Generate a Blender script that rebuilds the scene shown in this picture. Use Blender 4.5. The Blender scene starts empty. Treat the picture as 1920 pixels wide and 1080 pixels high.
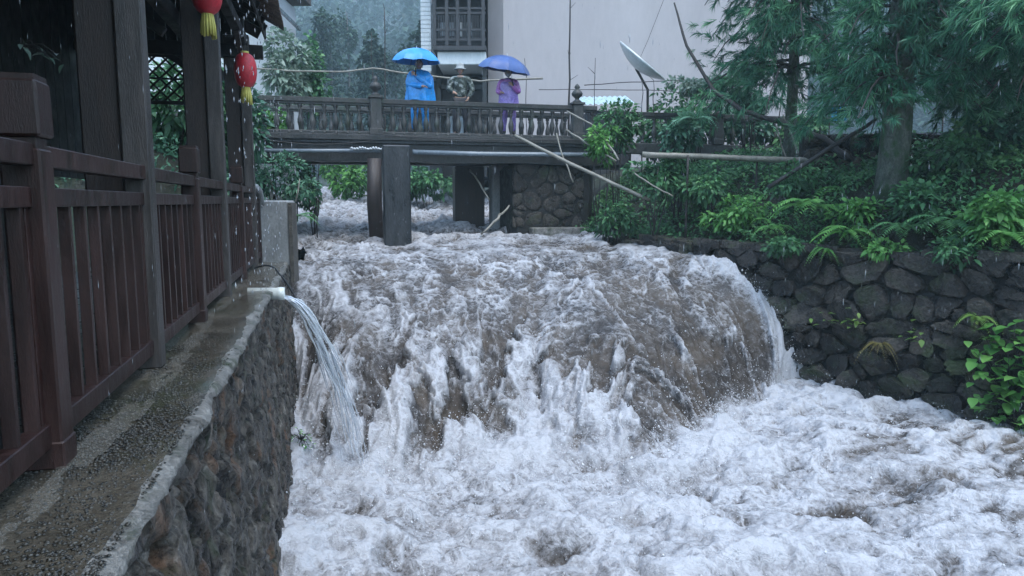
import bpy, bmesh, math, random
import numpy as np
from mathutils import Vector, Matrix, noise as mnoise

rng = np.random.default_rng(7)
random.seed(7)
R = math.radians
scene = bpy.context.scene

# ------------------------------------------------------------------ camera
FPX = 1335.0                                  # focal length in px of a 1920 px wide frame
PITCH = math.atan(162 / FPX)
EYE = 0.95                                    # eye height above the ledge (z = 0)
cam_d = bpy.data.cameras.new('camera')
cam_d.sensor_width = 36; cam_d.lens = 36 * FPX / 1920
cam_d.clip_start = 0.05; cam_d.clip_end = 2000
cam = bpy.data.objects.new('camera', cam_d)
cam.location = (0, 0, EYE); cam.rotation_euler = (math.pi / 2 - PITCH, 0, 0)
scene.collection.objects.link(cam); scene.camera = cam

# ------------------------------------------------------------------ sky, sun, exposure
SUN_EL, SUN_AZ = R(66), R(148)
world = bpy.data.worlds.new('World'); scene.world = world; world.use_nodes = True
wn = world.node_tree.nodes; wl = world.node_tree.links; wn.clear()
sky = wn.new('ShaderNodeTexSky'); sky.sky_type = 'NISHITA'; sky.sun_disc = False
sky.sun_elevation = SUN_EL; sky.sun_rotation = SUN_AZ; sky.air_density = 1.6; sky.dust_density = 1.0; sky.ozone_density = 0.15
bg = wn.new('ShaderNodeBackground'); bg.inputs['Strength'].default_value = 0.15
wo = wn.new('ShaderNodeOutputWorld')
wl.new(sky.outputs[0], bg.inputs[0]); wl.new(bg.outputs[0], wo.inputs[0])
sd = bpy.data.lights.new('sun', 'SUN'); sd.energy = 0.9; sd.angle = R(40); sd.color = (0.97, 1.0, 0.99)
so = bpy.data.objects.new('sun', sd); scene.collection.objects.link(so)
# sky sun_rotation is measured from +Y towards +X
so.rotation_euler = Vector((math.sin(SUN_AZ) * math.cos(SUN_EL), math.cos(SUN_AZ) * math.cos(SUN_EL), math.sin(SUN_EL))).to_track_quat('Z', 'Y').to_euler()
vs = scene.view_settings
vs.view_transform = 'Standard'; vs.look = 'None'; vs.gamma = 1; vs.use_curve_mapping = False
vs.exposure = 1.78
scene.cycles.use_denoising = True
scene.cycles.max_bounces = 6; scene.cycles.diffuse_bounces = 3; scene.cycles.glossy_bounces = 2
scene.cycles.transparent_max_bounces = 6; scene.cycles.volume_bounces = 1
scene.cycles.sample_clamp_indirect = 4.0

# ------------------------------------------------------------------ geometry helpers
col = scene.collection

def P(px, py, Y):
    """point on the plane y = Y seen at a photograph position (survey helper)"""
    a, b = (px - 960) / FPX, (540 - py) / FPX
    r = (a, math.cos(PITCH) + b * math.sin(PITCH), -math.sin(PITCH) + b * math.cos(PITCH))
    s = Y / r[1]
    return Vector((r[0] * s, Y, EYE + r[2] * s))

PHI = math.atan2(0.2667, 1.0073)              # railing runs 14.8 degrees left of north
U = Vector((-math.sin(PHI), math.cos(PHI), 0)); N = Vector((-math.cos(PHI), -math.sin(PHI), 0))
B0 = Vector((-1.68, 2.5, 0))

def W(t, l, z):
    """railing frame: t along the railing, l to the left of it, z up"""
    p = B0 + U * t + N * l
    return Vector((p.x, p.y, z))

def origin(o):
    v = Vector((0, 0, 0))
    while o is not None:
        v += o.location; o = o.parent
    return v

def tag(o, label=None, cat=None, group=None, kind=None):
    if label: o['label'] = label
    if cat: o['category'] = cat
    if group: o['group'] = group
    if kind: o['kind'] = kind
    return o

def empty(name, loc, label, cat, group=None):
    o = bpy.data.objects.new(name, None); col.objects.link(o)
    o.location = loc; o.empty_display_size = 0.1
    return tag(o, label, cat, group)

def link(name, me, mat, parent=None, loc=None):
    o = bpy.data.objects.new(name, me); col.objects.link(o)
    if mat is not None and len(me.materials) == 0: me.materials.append(mat)
    if parent is not None: o.parent = parent
    if loc is not None: o.location = loc
    return o

def np_mesh(name, V, F, smooth=True, attrs=None):
    V = np.ascontiguousarray(V, dtype=np.float32); F = np.ascontiguousarray(F, dtype=np.int32)
    me = bpy.data.meshes.new(name)
    k = F.shape[1]
    me.vertices.add(len(V)); me.vertices.foreach_set('co', V.ravel())
    me.loops.add(F.size); me.loops.foreach_set('vertex_index', F.ravel())
    me.polygons.add(len(F))
    me.polygons.foreach_set('loop_start', np.arange(0, F.size, k, dtype=np.int32))
    me.polygons.foreach_set('use_smooth', np.full(len(F), smooth, dtype=bool))
    for nm, a in (attrs or {}).items():
        at = me.attributes.new(nm, 'FLOAT', 'POINT')
        at.data.foreach_set('value', np.ascontiguousarray(a, dtype=np.float32))
    me.update(calc_edges=True); me.validate()
    return me

class MB:
    def __init__(s): s.v = []; s.f = []
    def add(s, vs, fs):
        b = len(s.v); s.v += [tuple(v) for v in vs]; s.f += [tuple(i + b for i in f) for f in fs]; return s
    def box(s, c, size, rz=0.0, M=None, taper=1.0):
        c = Vector(c); hx, hy, hz = size[0] / 2, size[1] / 2, size[2] / 2
        bv = min(hx, hy, hz) * 0.12
        m = M if M is not None else Matrix.Rotation(rz, 3, 'Z')
        pts = []
        for z, sc, ins in ((-hz, 1, bv), (-hz + bv, 1, 0), (hz - bv, taper, 0), (hz, taper, bv)):
            x, y = (hx - ins) * sc, (hy - ins) * sc
            k = bv if ins == 0 else bv * 0.5
            for (a, b) in ((x - k, -y), (x, -y + k), (x, y - k), (x - k, y), (-x + k, y), (-x, y - k), (-x, -y + k), (-x + k, -y)):
                pts.append(c + m @ Vector((a, b, z)))
        fs = [tuple(range(7, -1, -1)), tuple(range(24, 32))]
        for r in range(3):
            for i in range(8):
                j = (i + 1) % 8; fs.append((r * 8 + i, r * 8 + j, r * 8 + 8 + j, r * 8 + 8 + i))
        return s.add(pts, fs)
    def bar(s, a, b, w, h, roll=0.0):
        a, b = Vector(a), Vector(b); d = b - a; L = d.length
        q = d.to_track_quat('Y', 'Z').to_matrix() @ Matrix.Rotation(roll, 3, 'Y')
        return s.box((a + b) / 2, (w, L, h), M=q)
    def tube(s, pts, rad, n=8, cap=True):
        pts = [Vector(p) for p in pts]
        if not hasattr(rad, '__len__'): rad = [rad] * len(pts)
        vs, fs = [], []
        up = Vector((0.31, 0.17, 0.93))
        for i, p in enumerate(pts):
            d = (pts[min(i + 1, len(pts) - 1)] - pts[max(i - 1, 0)]).normalized()
            if abs(d.dot(up)) > 0.97: up = Vector((0.9, 0.3, 0.1))
            a = d.cross(up).normalized(); b = a.cross(d).normalized()
            for k in range(n):
                t = 2 * math.pi * k / n
                vs.append(p + (a * math.cos(t) + b * math.sin(t)) * rad[i])
        for i in range(len(pts) - 1):
            for k in range(n):
                j = (k + 1) % n
                fs.append((i * n + k, i * n + j, (i + 1) * n + j, (i + 1) * n + k))
        if cap:
            fs.append(tuple(range(n - 1, -1, -1))); fs.append(tuple(range((len(pts) - 1) * n, len(pts) * n)))
        return s.add(vs, fs)
    def lathe(s, c, prof, n=12, M=None):
        c = Vector(c); vs, fs = [], []
        m = M if M is not None else Matrix.Identity(3)
        for (r, z) in prof:
            for k in range(n):
                t = 2 * math.pi * k / n
                vs.append(c + m @ Vector((r * math.cos(t), r * math.sin(t), z)))
        for i in range(len(prof) - 1):
            for k in range(n):
                j = (k + 1) % n
                fs.append((i * n + k, i * n + j, (i + 1) * n + j, (i + 1) * n + k))
        fs.append(tuple(range(n - 1, -1, -1))); fs.append(tuple(range((len(prof) - 1) * n, len(prof) * n)))
        return s.add(vs, fs)
    def mesh(s, name, smooth=False, off=(0, 0, 0)):
        me = bpy.data.meshes.new(name)
        o = Vector(off)
        me.from_pydata([tuple(Vector(v) - o) for v in s.v], [], s.f); me.update()
        if smooth: me.polygons.foreach_set('use_smooth', [True] * len(me.polygons))
        return me
    def build(s, name, mat, parent=None, smooth=False):
        return link(name, s.mesh(name, smooth, origin(parent)), mat, parent)

# ------------------------------------------------------------------ numpy noise
_perm = np.random.default_rng(3).permutation(4096).astype(np.int64)
def _h(ix, iy, seed):
    return _perm[(_perm[(ix + seed * 131) & 4095] + iy * 7 + seed * 17) & 4095]
def perlin(x, y, seed=0):
    x = np.asarray(x, dtype=np.float64); y = np.asarray(y, dtype=np.float64)
    ix = np.floor(x).astype(np.int64); iy = np.floor(y).astype(np.int64)
    fx = x - ix; fy = y - iy
    u = fx * fx * fx * (fx * (fx * 6 - 15) + 10); v = fy * fy * fy * (fy * (fy * 6 - 15) + 10)
    def g(a, b, dx, dy):
        t = _h(a, b, seed) * (2 * math.pi / 4096)
        return np.cos(t) * dx + np.sin(t) * dy
    n0 = g(ix, iy, fx, fy); n1 = g(ix + 1, iy, fx - 1, fy)
    n2 = g(ix, iy + 1, fx, fy - 1); n3 = g(ix + 1, iy + 1, fx - 1, fy - 1)
    a = n0 + u * (n1 - n0); b = n2 + u * (n3 - n2)
    return (a + v * (b - a)) * 1.5
def fbm(x, y, seed=0, oct=4, gain=0.5):
    s = 0; a = 1; t = 0
    for o in range(oct):
        s = s + a * perlin(x * 2 ** o, y * 2 ** o, seed + o); t += a; a *= gain
    return s / t
def billow(x, y, seed=0, oct=4, gain=0.5):
    s = 0; a = 1; t = 0
    for o in range(oct):
        s = s + a * np.abs(perlin(x * 2 ** o, y * 2 ** o, seed + o)); t += a; a *= gain
    return s / t
def worley(x, y, seed=0):
    ix = np.floor(x).astype(np.int64); iy = np.floor(y).astype(np.int64)
    d1 = np.full(np.shape(x), 9.0); d2 = np.full(np.shape(x), 9.0)
    for a in (-1, 0, 1):
        for b in (-1, 0, 1):
            h = _h(ix + a, iy + b, seed); h2 = _h(ix + a, iy + b, seed + 5)
            dx = ix + a + h / 4096.0 - x; dy = iy + b + h2 / 4096.0 - y
            d = dx * dx + dy * dy
            d2 = np.minimum(d2, np.maximum(d1, d)); d1 = np.minimum(d1, d)
    return np.sqrt(d1), np.sqrt(d2)
def sst(a, b, x):
    t = np.clip((x - a) / (b - a), 0, 1); return t * t * (3 - 2 * t)

# ------------------------------------------------------------------ materials
def nt(name):
    m = bpy.data.materials.new(name); m.use_nodes = True
    n = m.node_tree.nodes; n.clear()
    out = n.new('ShaderNodeOutputMaterial'); b = n.new('ShaderNodeBsdfPrincipled')
    m.node_tree.links.new(b.outputs[0], out.inputs[0])
    return m, n, m.node_tree.links, b, out

def mix(n, l, a, b, fac, mode='MIX'):
    x = n.new('ShaderNodeMix'); x.data_type = 'RGBA'; x.blend_type = mode
    for sock, val in ((6, a), (7, b), (0, fac)):
        if hasattr(val, 'links') or hasattr(val, 'is_linked'): l.new(val, x.inputs[sock])
        elif sock == 0: x.inputs[0].default_value = val
        else: x.inputs[sock].default_value = (*val, 1)
    return x.outputs[2]

def noise_tex(n, l, vec, scale, detail=5, rough=0.6, dist=0.0):
    t = n.new('ShaderNodeTexNoise'); t.inputs['Scale'].default_value = scale; t.inputs['Detail'].default_value = detail
    t.inputs['Roughness'].default_value = rough; t.inputs['Distortion'].default_value = dist
    l.new(vec, t.inputs['Vector']); return t.outputs['Fac']

def ramp(n, l, fac, stops, interp='LINEAR'):
    r = n.new('ShaderNodeValToRGB'); e = r.color_ramp.elements; r.color_ramp.interpolation = interp
    while len(e) < len(stops): e.new(0.5)
    for i, (p, c) in enumerate(stops):
        e[i].position = p; e[i].color = (*c, 1) if len(c) == 3 else c
    l.new(fac, r.inputs[0]); return r.outputs[0]

def coords(n, l, stretch=(1, 1, 1), kind='geo'):
    if kind == 'geo': v = n.new('ShaderNodeNewGeometry').outputs['Position']
    else: v = n.new('ShaderNodeTexCoord').outputs['Object']
    mp = n.new('ShaderNodeMapping'); mp.inputs['Scale'].default_value = stretch
    l.new(v, mp.inputs[0]); return mp.outputs[0]

def surf(name, c1, c2, rough=(0.35, 0.7), scale=6, bump=0.3, stretch=(1, 1, 1), fine=40, moss=None, mossat=(0.5, 0.65),
         stain=0.5, rand=0.0, bdist=0.02, kind='geo', spec=0.5, ct=(0.3, 0.7)):
    """weathered surface: two tones by noise, darker stains, optional moss, per-object variation, relief"""
    m, n, l, b, out = nt(name)
    v = coords(n, l, stretch, kind)
    a = noise_tex(n, l, v, scale, 6, 0.65, 0.4)
    f = noise_tex(n, l, v, fine, 4, 0.7)
    c = ramp(n, l, a, [(ct[0], c1), (ct[1], c2)])
    sp = ramp(n, l, f, [(0.3, (1 - stain,) * 3), (0.65, (1, 1, 1))])
    c = mix(n, l, c, sp, 1.0, 'MULTIPLY')
    if moss:
        mf = ramp(n, l, noise_tex(n, l, v, scale * 0.45, 7, 0.7, 0.6), [(mossat[0], (0, 0, 0)), (mossat[1], (1, 1, 1))])
        c = mix(n, l, c, moss, mf)
    if rand:
        oi = n.new('ShaderNodeObjectInfo')
        rr = ramp(n, l, oi.outputs['Random'], [(0, (1 - rand,) * 3), (0.5, (1, 0.97, 0.93)), (1, (1 + rand, 1 + rand, 1 + rand * 0.9))])
        c = mix(n, l, c, rr, 1.0, 'MULTIPLY')
    l.new(c, b.inputs['Base Color'])
    rg = n.new('ShaderNodeMapRange'); rg.inputs[1].default_value = 0.35; rg.inputs[2].default_value = 0.65
    rg.inputs[3].default_value = rough[0]; rg.inputs[4].default_value = rough[1]
    l.new(a, rg.inputs[0]); l.new(rg.outputs[0], b.inputs['Roughness'])
    b.inputs['Specular IOR Level'].default_value = spec
    ad = n.new('ShaderNodeMath'); ad.operation = 'ADD'; l.new(a, ad.inputs[0]); l.new(f, ad.inputs[1])
    bp = n.new('ShaderNodeBump'); bp.inputs['Strength'].default_value = bump; bp.inputs['Distance'].default_value = bdist
    l.new(ad.outputs[0], bp.inputs['Height']); l.new(bp.outputs[0], b.inputs['Normal'])
    return m

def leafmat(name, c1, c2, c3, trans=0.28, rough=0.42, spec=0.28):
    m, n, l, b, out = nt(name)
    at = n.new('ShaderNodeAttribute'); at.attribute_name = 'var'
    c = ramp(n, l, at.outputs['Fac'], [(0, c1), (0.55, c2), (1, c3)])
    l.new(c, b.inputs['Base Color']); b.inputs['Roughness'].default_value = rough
    b.inputs['Specular IOR Level'].default_value = spec
    tr = n.new('ShaderNodeBsdfTranslucent'); l.new(c, tr.inputs[0])
    ms = n.new('ShaderNodeMixShader'); ms.inputs[0].default_value = trans
    l.new(b.outputs[0], ms.inputs[1]); l.new(tr.outputs[0], ms.inputs[2]); l.new(ms.outputs[0], out.inputs[0])
    return m

def plain(name, c, rough=0.5, spec=0.5, var=0.15, scale=8, metal=0.0):
    m = surf(name, tuple(x * (1 - var) for x in c), tuple(min(1, x * (1 + var)) for x in c), (rough * 0.85, min(1, rough * 1.15)), scale, 0.1, stain=var, spec=spec, kind='obj')
    m.node_tree.nodes['Principled BSDF'].inputs['Metallic'].default_value = metal
    return m

M = {}
M['rail'] = surf('rail_wood', (0.018, 0.0075, 0.0068), (0.052, 0.0235, 0.0205), (0.28, 0.5), 5, 0.25, (3, 3, 0.6), 60, stain=0.35, rand=0.25)
M['column'] = surf('column_wood', (0.0156, 0.0090, 0.0078), (0.0570, 0.0384, 0.0324), (0.35, 0.6), 4, 0.4, (4, 4, 0.5), 50, stain=0.5, rand=0.2)
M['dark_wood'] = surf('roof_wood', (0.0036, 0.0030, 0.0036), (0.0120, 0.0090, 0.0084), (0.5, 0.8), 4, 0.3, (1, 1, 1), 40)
M['roof_tile'] = surf('roof_tile', (0.06, 0.042, 0.036), (0.16, 0.115, 0.095), (0.4, 0.7), 9, 0.5, (1, 1, 1), 60, rand=0.3)
M['ledge'] = surf('ledge_concrete', (0.034, 0.029, 0.02), (0.165, 0.142, 0.108), (0.02, 0.22), 2.2, 0.3, (1, 1, 1), 55, moss=(0.035, 0.040, 0.018), mossat=(0.52, 0.68), stain=0.6, bdist=0.012)
M['lip'] = surf('ledge_lip', (0.07, 0.065, 0.055), (0.42, 0.40, 0.37), (0.25, 0.6), 7, 0.8, (1, 1, 1), 45, moss=(0.04, 0.05, 0.025), stain=0.6, bdist=0.03)
M['pebble'] = surf('pebble', (0.01, 0.01, 0.008), (0.12, 0.112, 0.095), (0.08, 0.3), 60, 0.2, fine=140, ct=(0.4, 0.62))
M['slim'] = surf('grey_post', (0.0275, 0.0220, 0.0209), (0.1045, 0.0908, 0.0853), (0.3, 0.55), 4, 0.4, (4, 4, 0.5), 50, stain=0.4)  # column grain in a lighter grey-brown tone for the slim posts
M['lstone'] = surf('weathered_stone', (0.028, 0.024, 0.021), (0.36, 0.31, 0.26), (0.2, 0.6), 5.5, 1.0, (2.6, 2.6, 0.42), 26, moss=(0.030, 0.038, 0.018), mossat=(0.55, 0.72), stain=0.75, rand=0.3, bdist=0.07, ct=(0.36, 0.66))
M['mortar'] = surf('mortar', (0.03, 0.027, 0.024), (0.17, 0.155, 0.135), (0.4, 0.8), 8, 0.8, (1, 1, 1), 50, bdist=0.03)
M['rstone'] = surf('wet_field_stone', (0.0070, 0.0070, 0.0070), (0.0945, 0.0805, 0.0686), (0.12, 0.45), 4.2, 0.9, (1, 1, 1), 28, moss=(0.030, 0.046, 0.016), mossat=(0.52, 0.68), stain=0.75, rand=0.6, bdist=0.05)
M['rmortar'] = surf('wall_core', (0.0060, 0.0060, 0.0060), (0.0180, 0.0168, 0.0144), (0.4, 0.8), 6, 0.8, fine=30, moss=(0.012, 0.02, 0.008), bdist=0.04)
M['bridge'] = surf('bridge_concrete', (0.0174, 0.0186, 0.0198), (0.0651, 0.0670, 0.0670), (0.3, 0.7), 3.2, 0.6, (1, 1, 0.6), 26, moss=(0.020, 0.028, 0.018), mossat=(0.55, 0.75), stain=0.6, bdist=0.02)
M['baluster'] = surf('baluster_stone', (0.0217, 0.0229, 0.0248), (0.0744, 0.0744, 0.0744), (0.3, 0.7), 6, 0.5, (1, 1, 0.5), 30, moss=(0.02, 0.03, 0.02), stain=0.5, rand=0.3)
M['pier'] = surf('pier_concrete', (0.0120, 0.0144, 0.0180), (0.0420, 0.0468, 0.0528), (0.25, 0.6), 3, 0.5, (1.5, 1.5, 0.5), 22, stain=0.5)
M['concrete'] = surf('pale_concrete', (0.22, 0.23, 0.235), (0.35, 0.36, 0.365), (0.4, 0.75), 4, 0.4, (1, 1, 0.5), 40, stain=0.35, bdist=0.008)
M['plaster'] = surf('grey_plaster', (0.375, 0.345, 0.355), (0.455, 0.425, 0.435), (0.7, 0.9), 0.5, 0.15, (0.7, 0.7, 0.25), 9, stain=0.06, bdist=0.01)
M['white_wall'] = surf('white_wall', (0.55, 0.60, 0.64), (0.72, 0.75, 0.77), (0.4, 0.7), 1.5, 0.1, (1, 1, 0.3), 20, stain=0.15)
M['house_dark'] = surf('house_timber', (0.020, 0.022, 0.028), (0.060, 0.060, 0.066), (0.4, 0.7), 5, 0.3, (3, 3, 0.6), 40)
M['ground'] = surf('bank_soil', (0.012, 0.012, 0.008), (0.040, 0.036, 0.022), (0.5, 0.9), 1.8, 0.9, (1, 1, 1), 14, moss=(0.018, 0.032, 0.012), mossat=(0.42, 0.6), bdist=0.08)
M['floor'] = surf('floor_shade', (0.008, 0.007, 0.007), (0.022, 0.019, 0.018), (0.2, 0.5), 3, 0.3)  # shade inside the pavilion put into the floor colour
M['bark'] = surf('mossy_bark', (0.035, 0.045, 0.036), (0.22, 0.245, 0.205), (0.5, 0.85), 7, 1.0, (1.6, 1.6, 0.8), 24, moss=(0.04, 0.085, 0.035), mossat=(0.46, 0.58), bdist=0.06)
M['branch'] = surf('dead_branch', (0.020, 0.017, 0.017), (0.055, 0.046, 0.043), (0.4, 0.7), 9, 0.6)
M['bamboo'] = surf('weathered_bamboo', (0.15, 0.14, 0.115), (0.34, 0.32, 0.27), (0.3, 0.55), 7, 0.3, fine=50, stain=0.4)
M['pvc'] = plain('white_pipe', (0.66, 0.70, 0.68), 0.3)
M['grey_pipe'] = plain('grey_pipe', (0.1600, 0.1920, 0.2240), 0.25)
M['black'] = plain('black_hose', (0.012, 0.012, 0.014), 0.4)
M['metal'] = plain('painted_metal', (0.55, 0.58, 0.60), 0.35, metal=0.2)
M['red'] = plain('lantern_red', (0.55, 0.028, 0.045), 0.45, var=0.25)
M['tassel'] = plain('lantern_tassel', (0.55, 0.50, 0.12), 0.7)
M['blue_tarp'] = plain('blue_tarp', (0.03, 0.30, 0.62), 0.4)
M['sheet_roof'] = plain('pale_sheet', (0.42, 0.58, 0.64), 0.3)
M['poncho'] = plain('blue_raincoat', (0.025, 0.30, 0.78), 0.22, var=0.3)
M['blue_umbrella'] = plain('blue_umbrella', (0.03, 0.27, 0.68), 0.35)
M['navy_umbrella'] = plain('periwinkle_umbrella', (0.045, 0.095, 0.27), 0.35)
M['purple'] = plain('purple_raincoat', (0.34, 0.24, 0.62), 0.25, var=0.3)
M['pink'] = plain('magenta_sleeve', (0.46, 0.16, 0.52), 0.3, var=0.3)
M['skin'] = plain('skin', (0.42, 0.26, 0.19), 0.5)
M['hair'] = plain('black_hair', (0.012, 0.010, 0.010), 0.45)
M['dark_cloth'] = plain('dark_cloth', (0.03, 0.03, 0.036), 0.7)
M['boots'] = plain('rubber_boots', (0.02, 0.02, 0.022), 0.35)
M['hat'] = plain('pale_hat', (0.30, 0.32, 0.32), 0.8)
M['mask'] = plain('pale_mask', (0.55, 0.58, 0.60), 0.7)
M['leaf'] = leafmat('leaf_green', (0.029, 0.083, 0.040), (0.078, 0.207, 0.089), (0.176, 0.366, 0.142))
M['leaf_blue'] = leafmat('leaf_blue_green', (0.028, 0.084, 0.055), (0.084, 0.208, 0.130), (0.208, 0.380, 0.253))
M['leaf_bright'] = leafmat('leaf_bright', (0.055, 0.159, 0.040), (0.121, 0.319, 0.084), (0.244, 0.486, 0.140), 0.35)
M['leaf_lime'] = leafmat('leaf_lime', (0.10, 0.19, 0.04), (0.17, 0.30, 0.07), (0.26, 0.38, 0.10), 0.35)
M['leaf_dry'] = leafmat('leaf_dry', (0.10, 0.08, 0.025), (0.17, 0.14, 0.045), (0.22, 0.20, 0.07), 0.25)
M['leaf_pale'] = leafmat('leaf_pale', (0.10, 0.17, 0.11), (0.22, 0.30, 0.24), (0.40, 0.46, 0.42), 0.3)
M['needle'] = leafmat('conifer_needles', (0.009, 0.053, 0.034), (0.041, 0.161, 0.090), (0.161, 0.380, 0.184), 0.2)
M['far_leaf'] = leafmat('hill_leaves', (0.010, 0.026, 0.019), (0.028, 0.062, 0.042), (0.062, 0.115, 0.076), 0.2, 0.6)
# eroded, streaked face of the left wall
m_, n_, l_, b_, o_ = nt('eroded_wall')
v_ = coords(n_, l_, (2.4, 2.4, 0.8)); vi_ = coords(n_, l_, (1, 1, 1))
a_ = noise_tex(n_, l_, v_, 3.4, 8, 0.72, 0.8); f_ = noise_tex(n_, l_, vi_, 38, 5, 0.75, 0.3)
c_ = ramp(n_, l_, a_, [(0.36, (0.006, 0.006, 0.007)), (0.48, (0.045, 0.040, 0.034)), (0.59, (0.14, 0.125, 0.105)), (0.70, (0.36, 0.34, 0.31))])
c_ = mix(n_, l_, c_, (0.20, 0.105, 0.055), ramp(n_, l_, noise_tex(n_, l_, v_, 1.6, 4, 0.6, 0.5), [(0.55, (0, 0, 0)), (0.72, (0.75,) * 3)]))
c_ = mix(n_, l_, c_, (0.028, 0.042, 0.018), ramp(n_, l_, noise_tex(n_, l_, vi_, 2.6, 7, 0.75, 0.8), [(0.54, (0, 0, 0)), (0.66, (0.9,) * 3)]))
c_ = mix(n_, l_, c_, ramp(n_, l_, f_, [(0.32, (0.25,) * 3), (0.52, (1.15, 1.15, 1.15))]), 1.0, 'MULTIPLY')
c_ = mix(n_, l_, c_, (0.55, 0.57, 0.60), ramp(n_, l_, noise_tex(n_, l_, vi_, 21, 3, 0.6, 0.4), [(0.70, (0, 0, 0)), (0.76, (0.8,) * 3)]))
l_.new(c_, b_.inputs['Base Color']); l_.new(ramp(n_, l_, a_, [(0.35, (0.15,) * 3), (0.65, (0.5,) * 3)]), b_.inputs['Roughness'])
bp_ = n_.new('ShaderNodeBump'); bp_.inputs['Strength'].default_value = 1.0; bp_.inputs['Distance'].default_value = 0.05
ad_ = n_.new('ShaderNodeMath'); ad_.operation = 'ADD'; l_.new(a_, ad_.inputs[0]); l_.new(f_, ad_.inputs[1]); l_.new(ad_.outputs[0], bp_.inputs['Height']); l_.new(bp_.outputs[0], b_.inputs['Normal'])
M['eroded'] = m_
m_, n_, l_, b_, o_ = nt('runoff_water')
b_.inputs['Base Color'].default_value = (0.45, 0.42, 0.36, 1); b_.inputs['Roughness'].default_value = 0.06; b_.inputs['Alpha'].default_value = 0.17
bp_ = n_.new('ShaderNodeBump'); bp_.inputs['Strength'].default_value = 0.5; bp_.inputs['Distance'].default_value = 0.01
l_.new(noise_tex(n_, l_, coords(n_, l_, (1, 1, 1)), 22, 3, 0.6, 0.8), bp_.inputs['Height']); l_.new(bp_.outputs[0], b_.inputs['Normal'])
M['runoff'] = m_
m_, n_, l_, b_, o_ = nt('rain_drop')
b_.inputs['Base Color'].default_value = (0.75, 0.8, 0.86, 1); b_.inputs['Roughness'].default_value = 0.1; b_.inputs['Transmission Weight'].default_value = 0.65; b_.inputs['IOR'].default_value = 1.33
M['drop'] = m_
# camouflage cloth
m_, n_, l_, b_, o_ = nt('camouflage_cloth')
v_ = coords(n_, l_, (1, 1, 1), 'obj')
c_ = ramp(n_, l_, noise_tex(n_, l_, v_, 11, 2, 0.5, 0.5), [(0, (0.02, 0.028, 0.026)), (0.42, (0.05, 0.07, 0.06)), (0.52, (0.12, 0.145, 0.14)), (0.60, (0.26, 0.285, 0.28))], 'CONSTANT')
l_.new(c_, b_.inputs['Base Color']); b_.inputs['Roughness'].default_value = 0.8
M['camo'] = m_
# muddy water and foam: brown glossy water, white froth in patches and thin lace
m_, n_, l_, b_, o_ = nt('flood_water')
def mth(op, a, b, clamp=False):
    x = n_.new('ShaderNodeMath'); x.operation = op; x.use_clamp = clamp
    for i, q in ((0, a), (1, b)):
        if isinstance(q, (int, float)): x.inputs[i].default_value = q
        else: l_.new(q, x.inputs[i])
    return x.outputs[0]
at_ = n_.new('ShaderNodeAttribute'); at_.attribute_name = 'foam'
v_ = coords(n_, l_, (1, 1, 1))
nz_ = noise_tex(n_, l_, v_, 8.5, 6, 0.66, 0.8)
nf_ = noise_tex(n_, l_, v_, 42, 4, 0.7, 0.2)
wv_ = n_.new('ShaderNodeTexNoise'); wv_.inputs['Scale'].default_value = 3.0; wv_.inputs['Detail'].default_value = 4; l_.new(v_, wv_.inputs['Vector'])
sc_ = n_.new('ShaderNodeVectorMath'); sc_.operation = 'MULTIPLY_ADD'; l_.new(wv_.outputs['Color'], sc_.inputs[0]); sc_.inputs[1].default_value = (0.55, 0.55, 0.55); l_.new(v_, sc_.inputs[2])
def lace(scale, width):
    t = n_.new('ShaderNodeTexVoronoi'); t.feature = 'DISTANCE_TO_EDGE'; t.inputs['Scale'].default_value = scale; l_.new(sc_.outputs[0], t.inputs['Vector'])
    r = n_.new('ShaderNodeMapRange'); r.interpolation_type = 'SMOOTHSTEP'; r.inputs[1].default_value = width; r.inputs[2].default_value = 0.0; r.inputs[3].default_value = 0; r.inputs[4].default_value = 1
    l_.new(t.outputs['Distance'], r.inputs[0]); return r.outputs[0]
gate_ = noise_tex(n_, l_, v_, 1.7, 3, 0.6, 0.3)
gt_ = mth('MULTIPLY', mth('SUBTRACT', gate_, 0.36), 3.2, True)
lc_ = mth('ADD', mth('MULTIPLY', lace(3.2, 0.11), 0.42), mth('MULTIPLY', lace(8.0, 0.14), 0.26))
lc_ = mth('MULTIPLY', lc_, gt_)
f_ = mth('ADD', at_.outputs['Fac'], mth('MULTIPLY', mth('SUBTRACT', nz_, 0.5), 1.1))
f_ = mth('ADD', f_, mth('MULTIPLY', mth('SUBTRACT', nf_, 0.5), 0.5))
f_ = mth('ADD', f_, mth('MULTIPLY', lc_, mth('ADD', mth('MULTIPLY', at_.outputs['Fac'], 0.8), 0.35)))
br_ = ramp(n_, l_, noise_tex(n_, l_, v_, 1.3, 4, 0.6, 0.3), [(0.35, (0.024, 0.020, 0.018)), (0.65, (0.074, 0.058, 0.044))])
c_ = ramp(n_, l_, f_, [(0.16, (0, 0, 0)), (0.42, (0.16, 0.16, 0.16)), (0.66, (0.62, 0.62, 0.62)), (0.95, (1, 1, 1))])
cc_ = mix(n_, l_, br_, (0.455, 0.462, 0.492), c_)
l_.new(cc_, b_.inputs['Base Color'])
rr_ = ramp(n_, l_, f_, [(0.2, (0.05,) * 3), (0.6, (0.45,) * 3)])
l_.new(rr_, b_.inputs['Roughness']); b_.inputs['IOR'].default_value = 1.33
bp_ = n_.new('ShaderNodeBump'); bp_.inputs['Strength'].default_value = 0.9; bp_.inputs['Distance'].default_value = 0.04
l_.new(mth('ADD', mth('ADD', nz_, mth('MULTIPLY', nf_, 0.4)), mth('MULTIPLY', lc_, 0.5)), bp_.inputs['Height']); l_.new(bp_.outputs[0], b_.inputs['Normal'])
M['water'] = m_
m_, n_, l_, b_, o_ = nt('white_foam')
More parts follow.
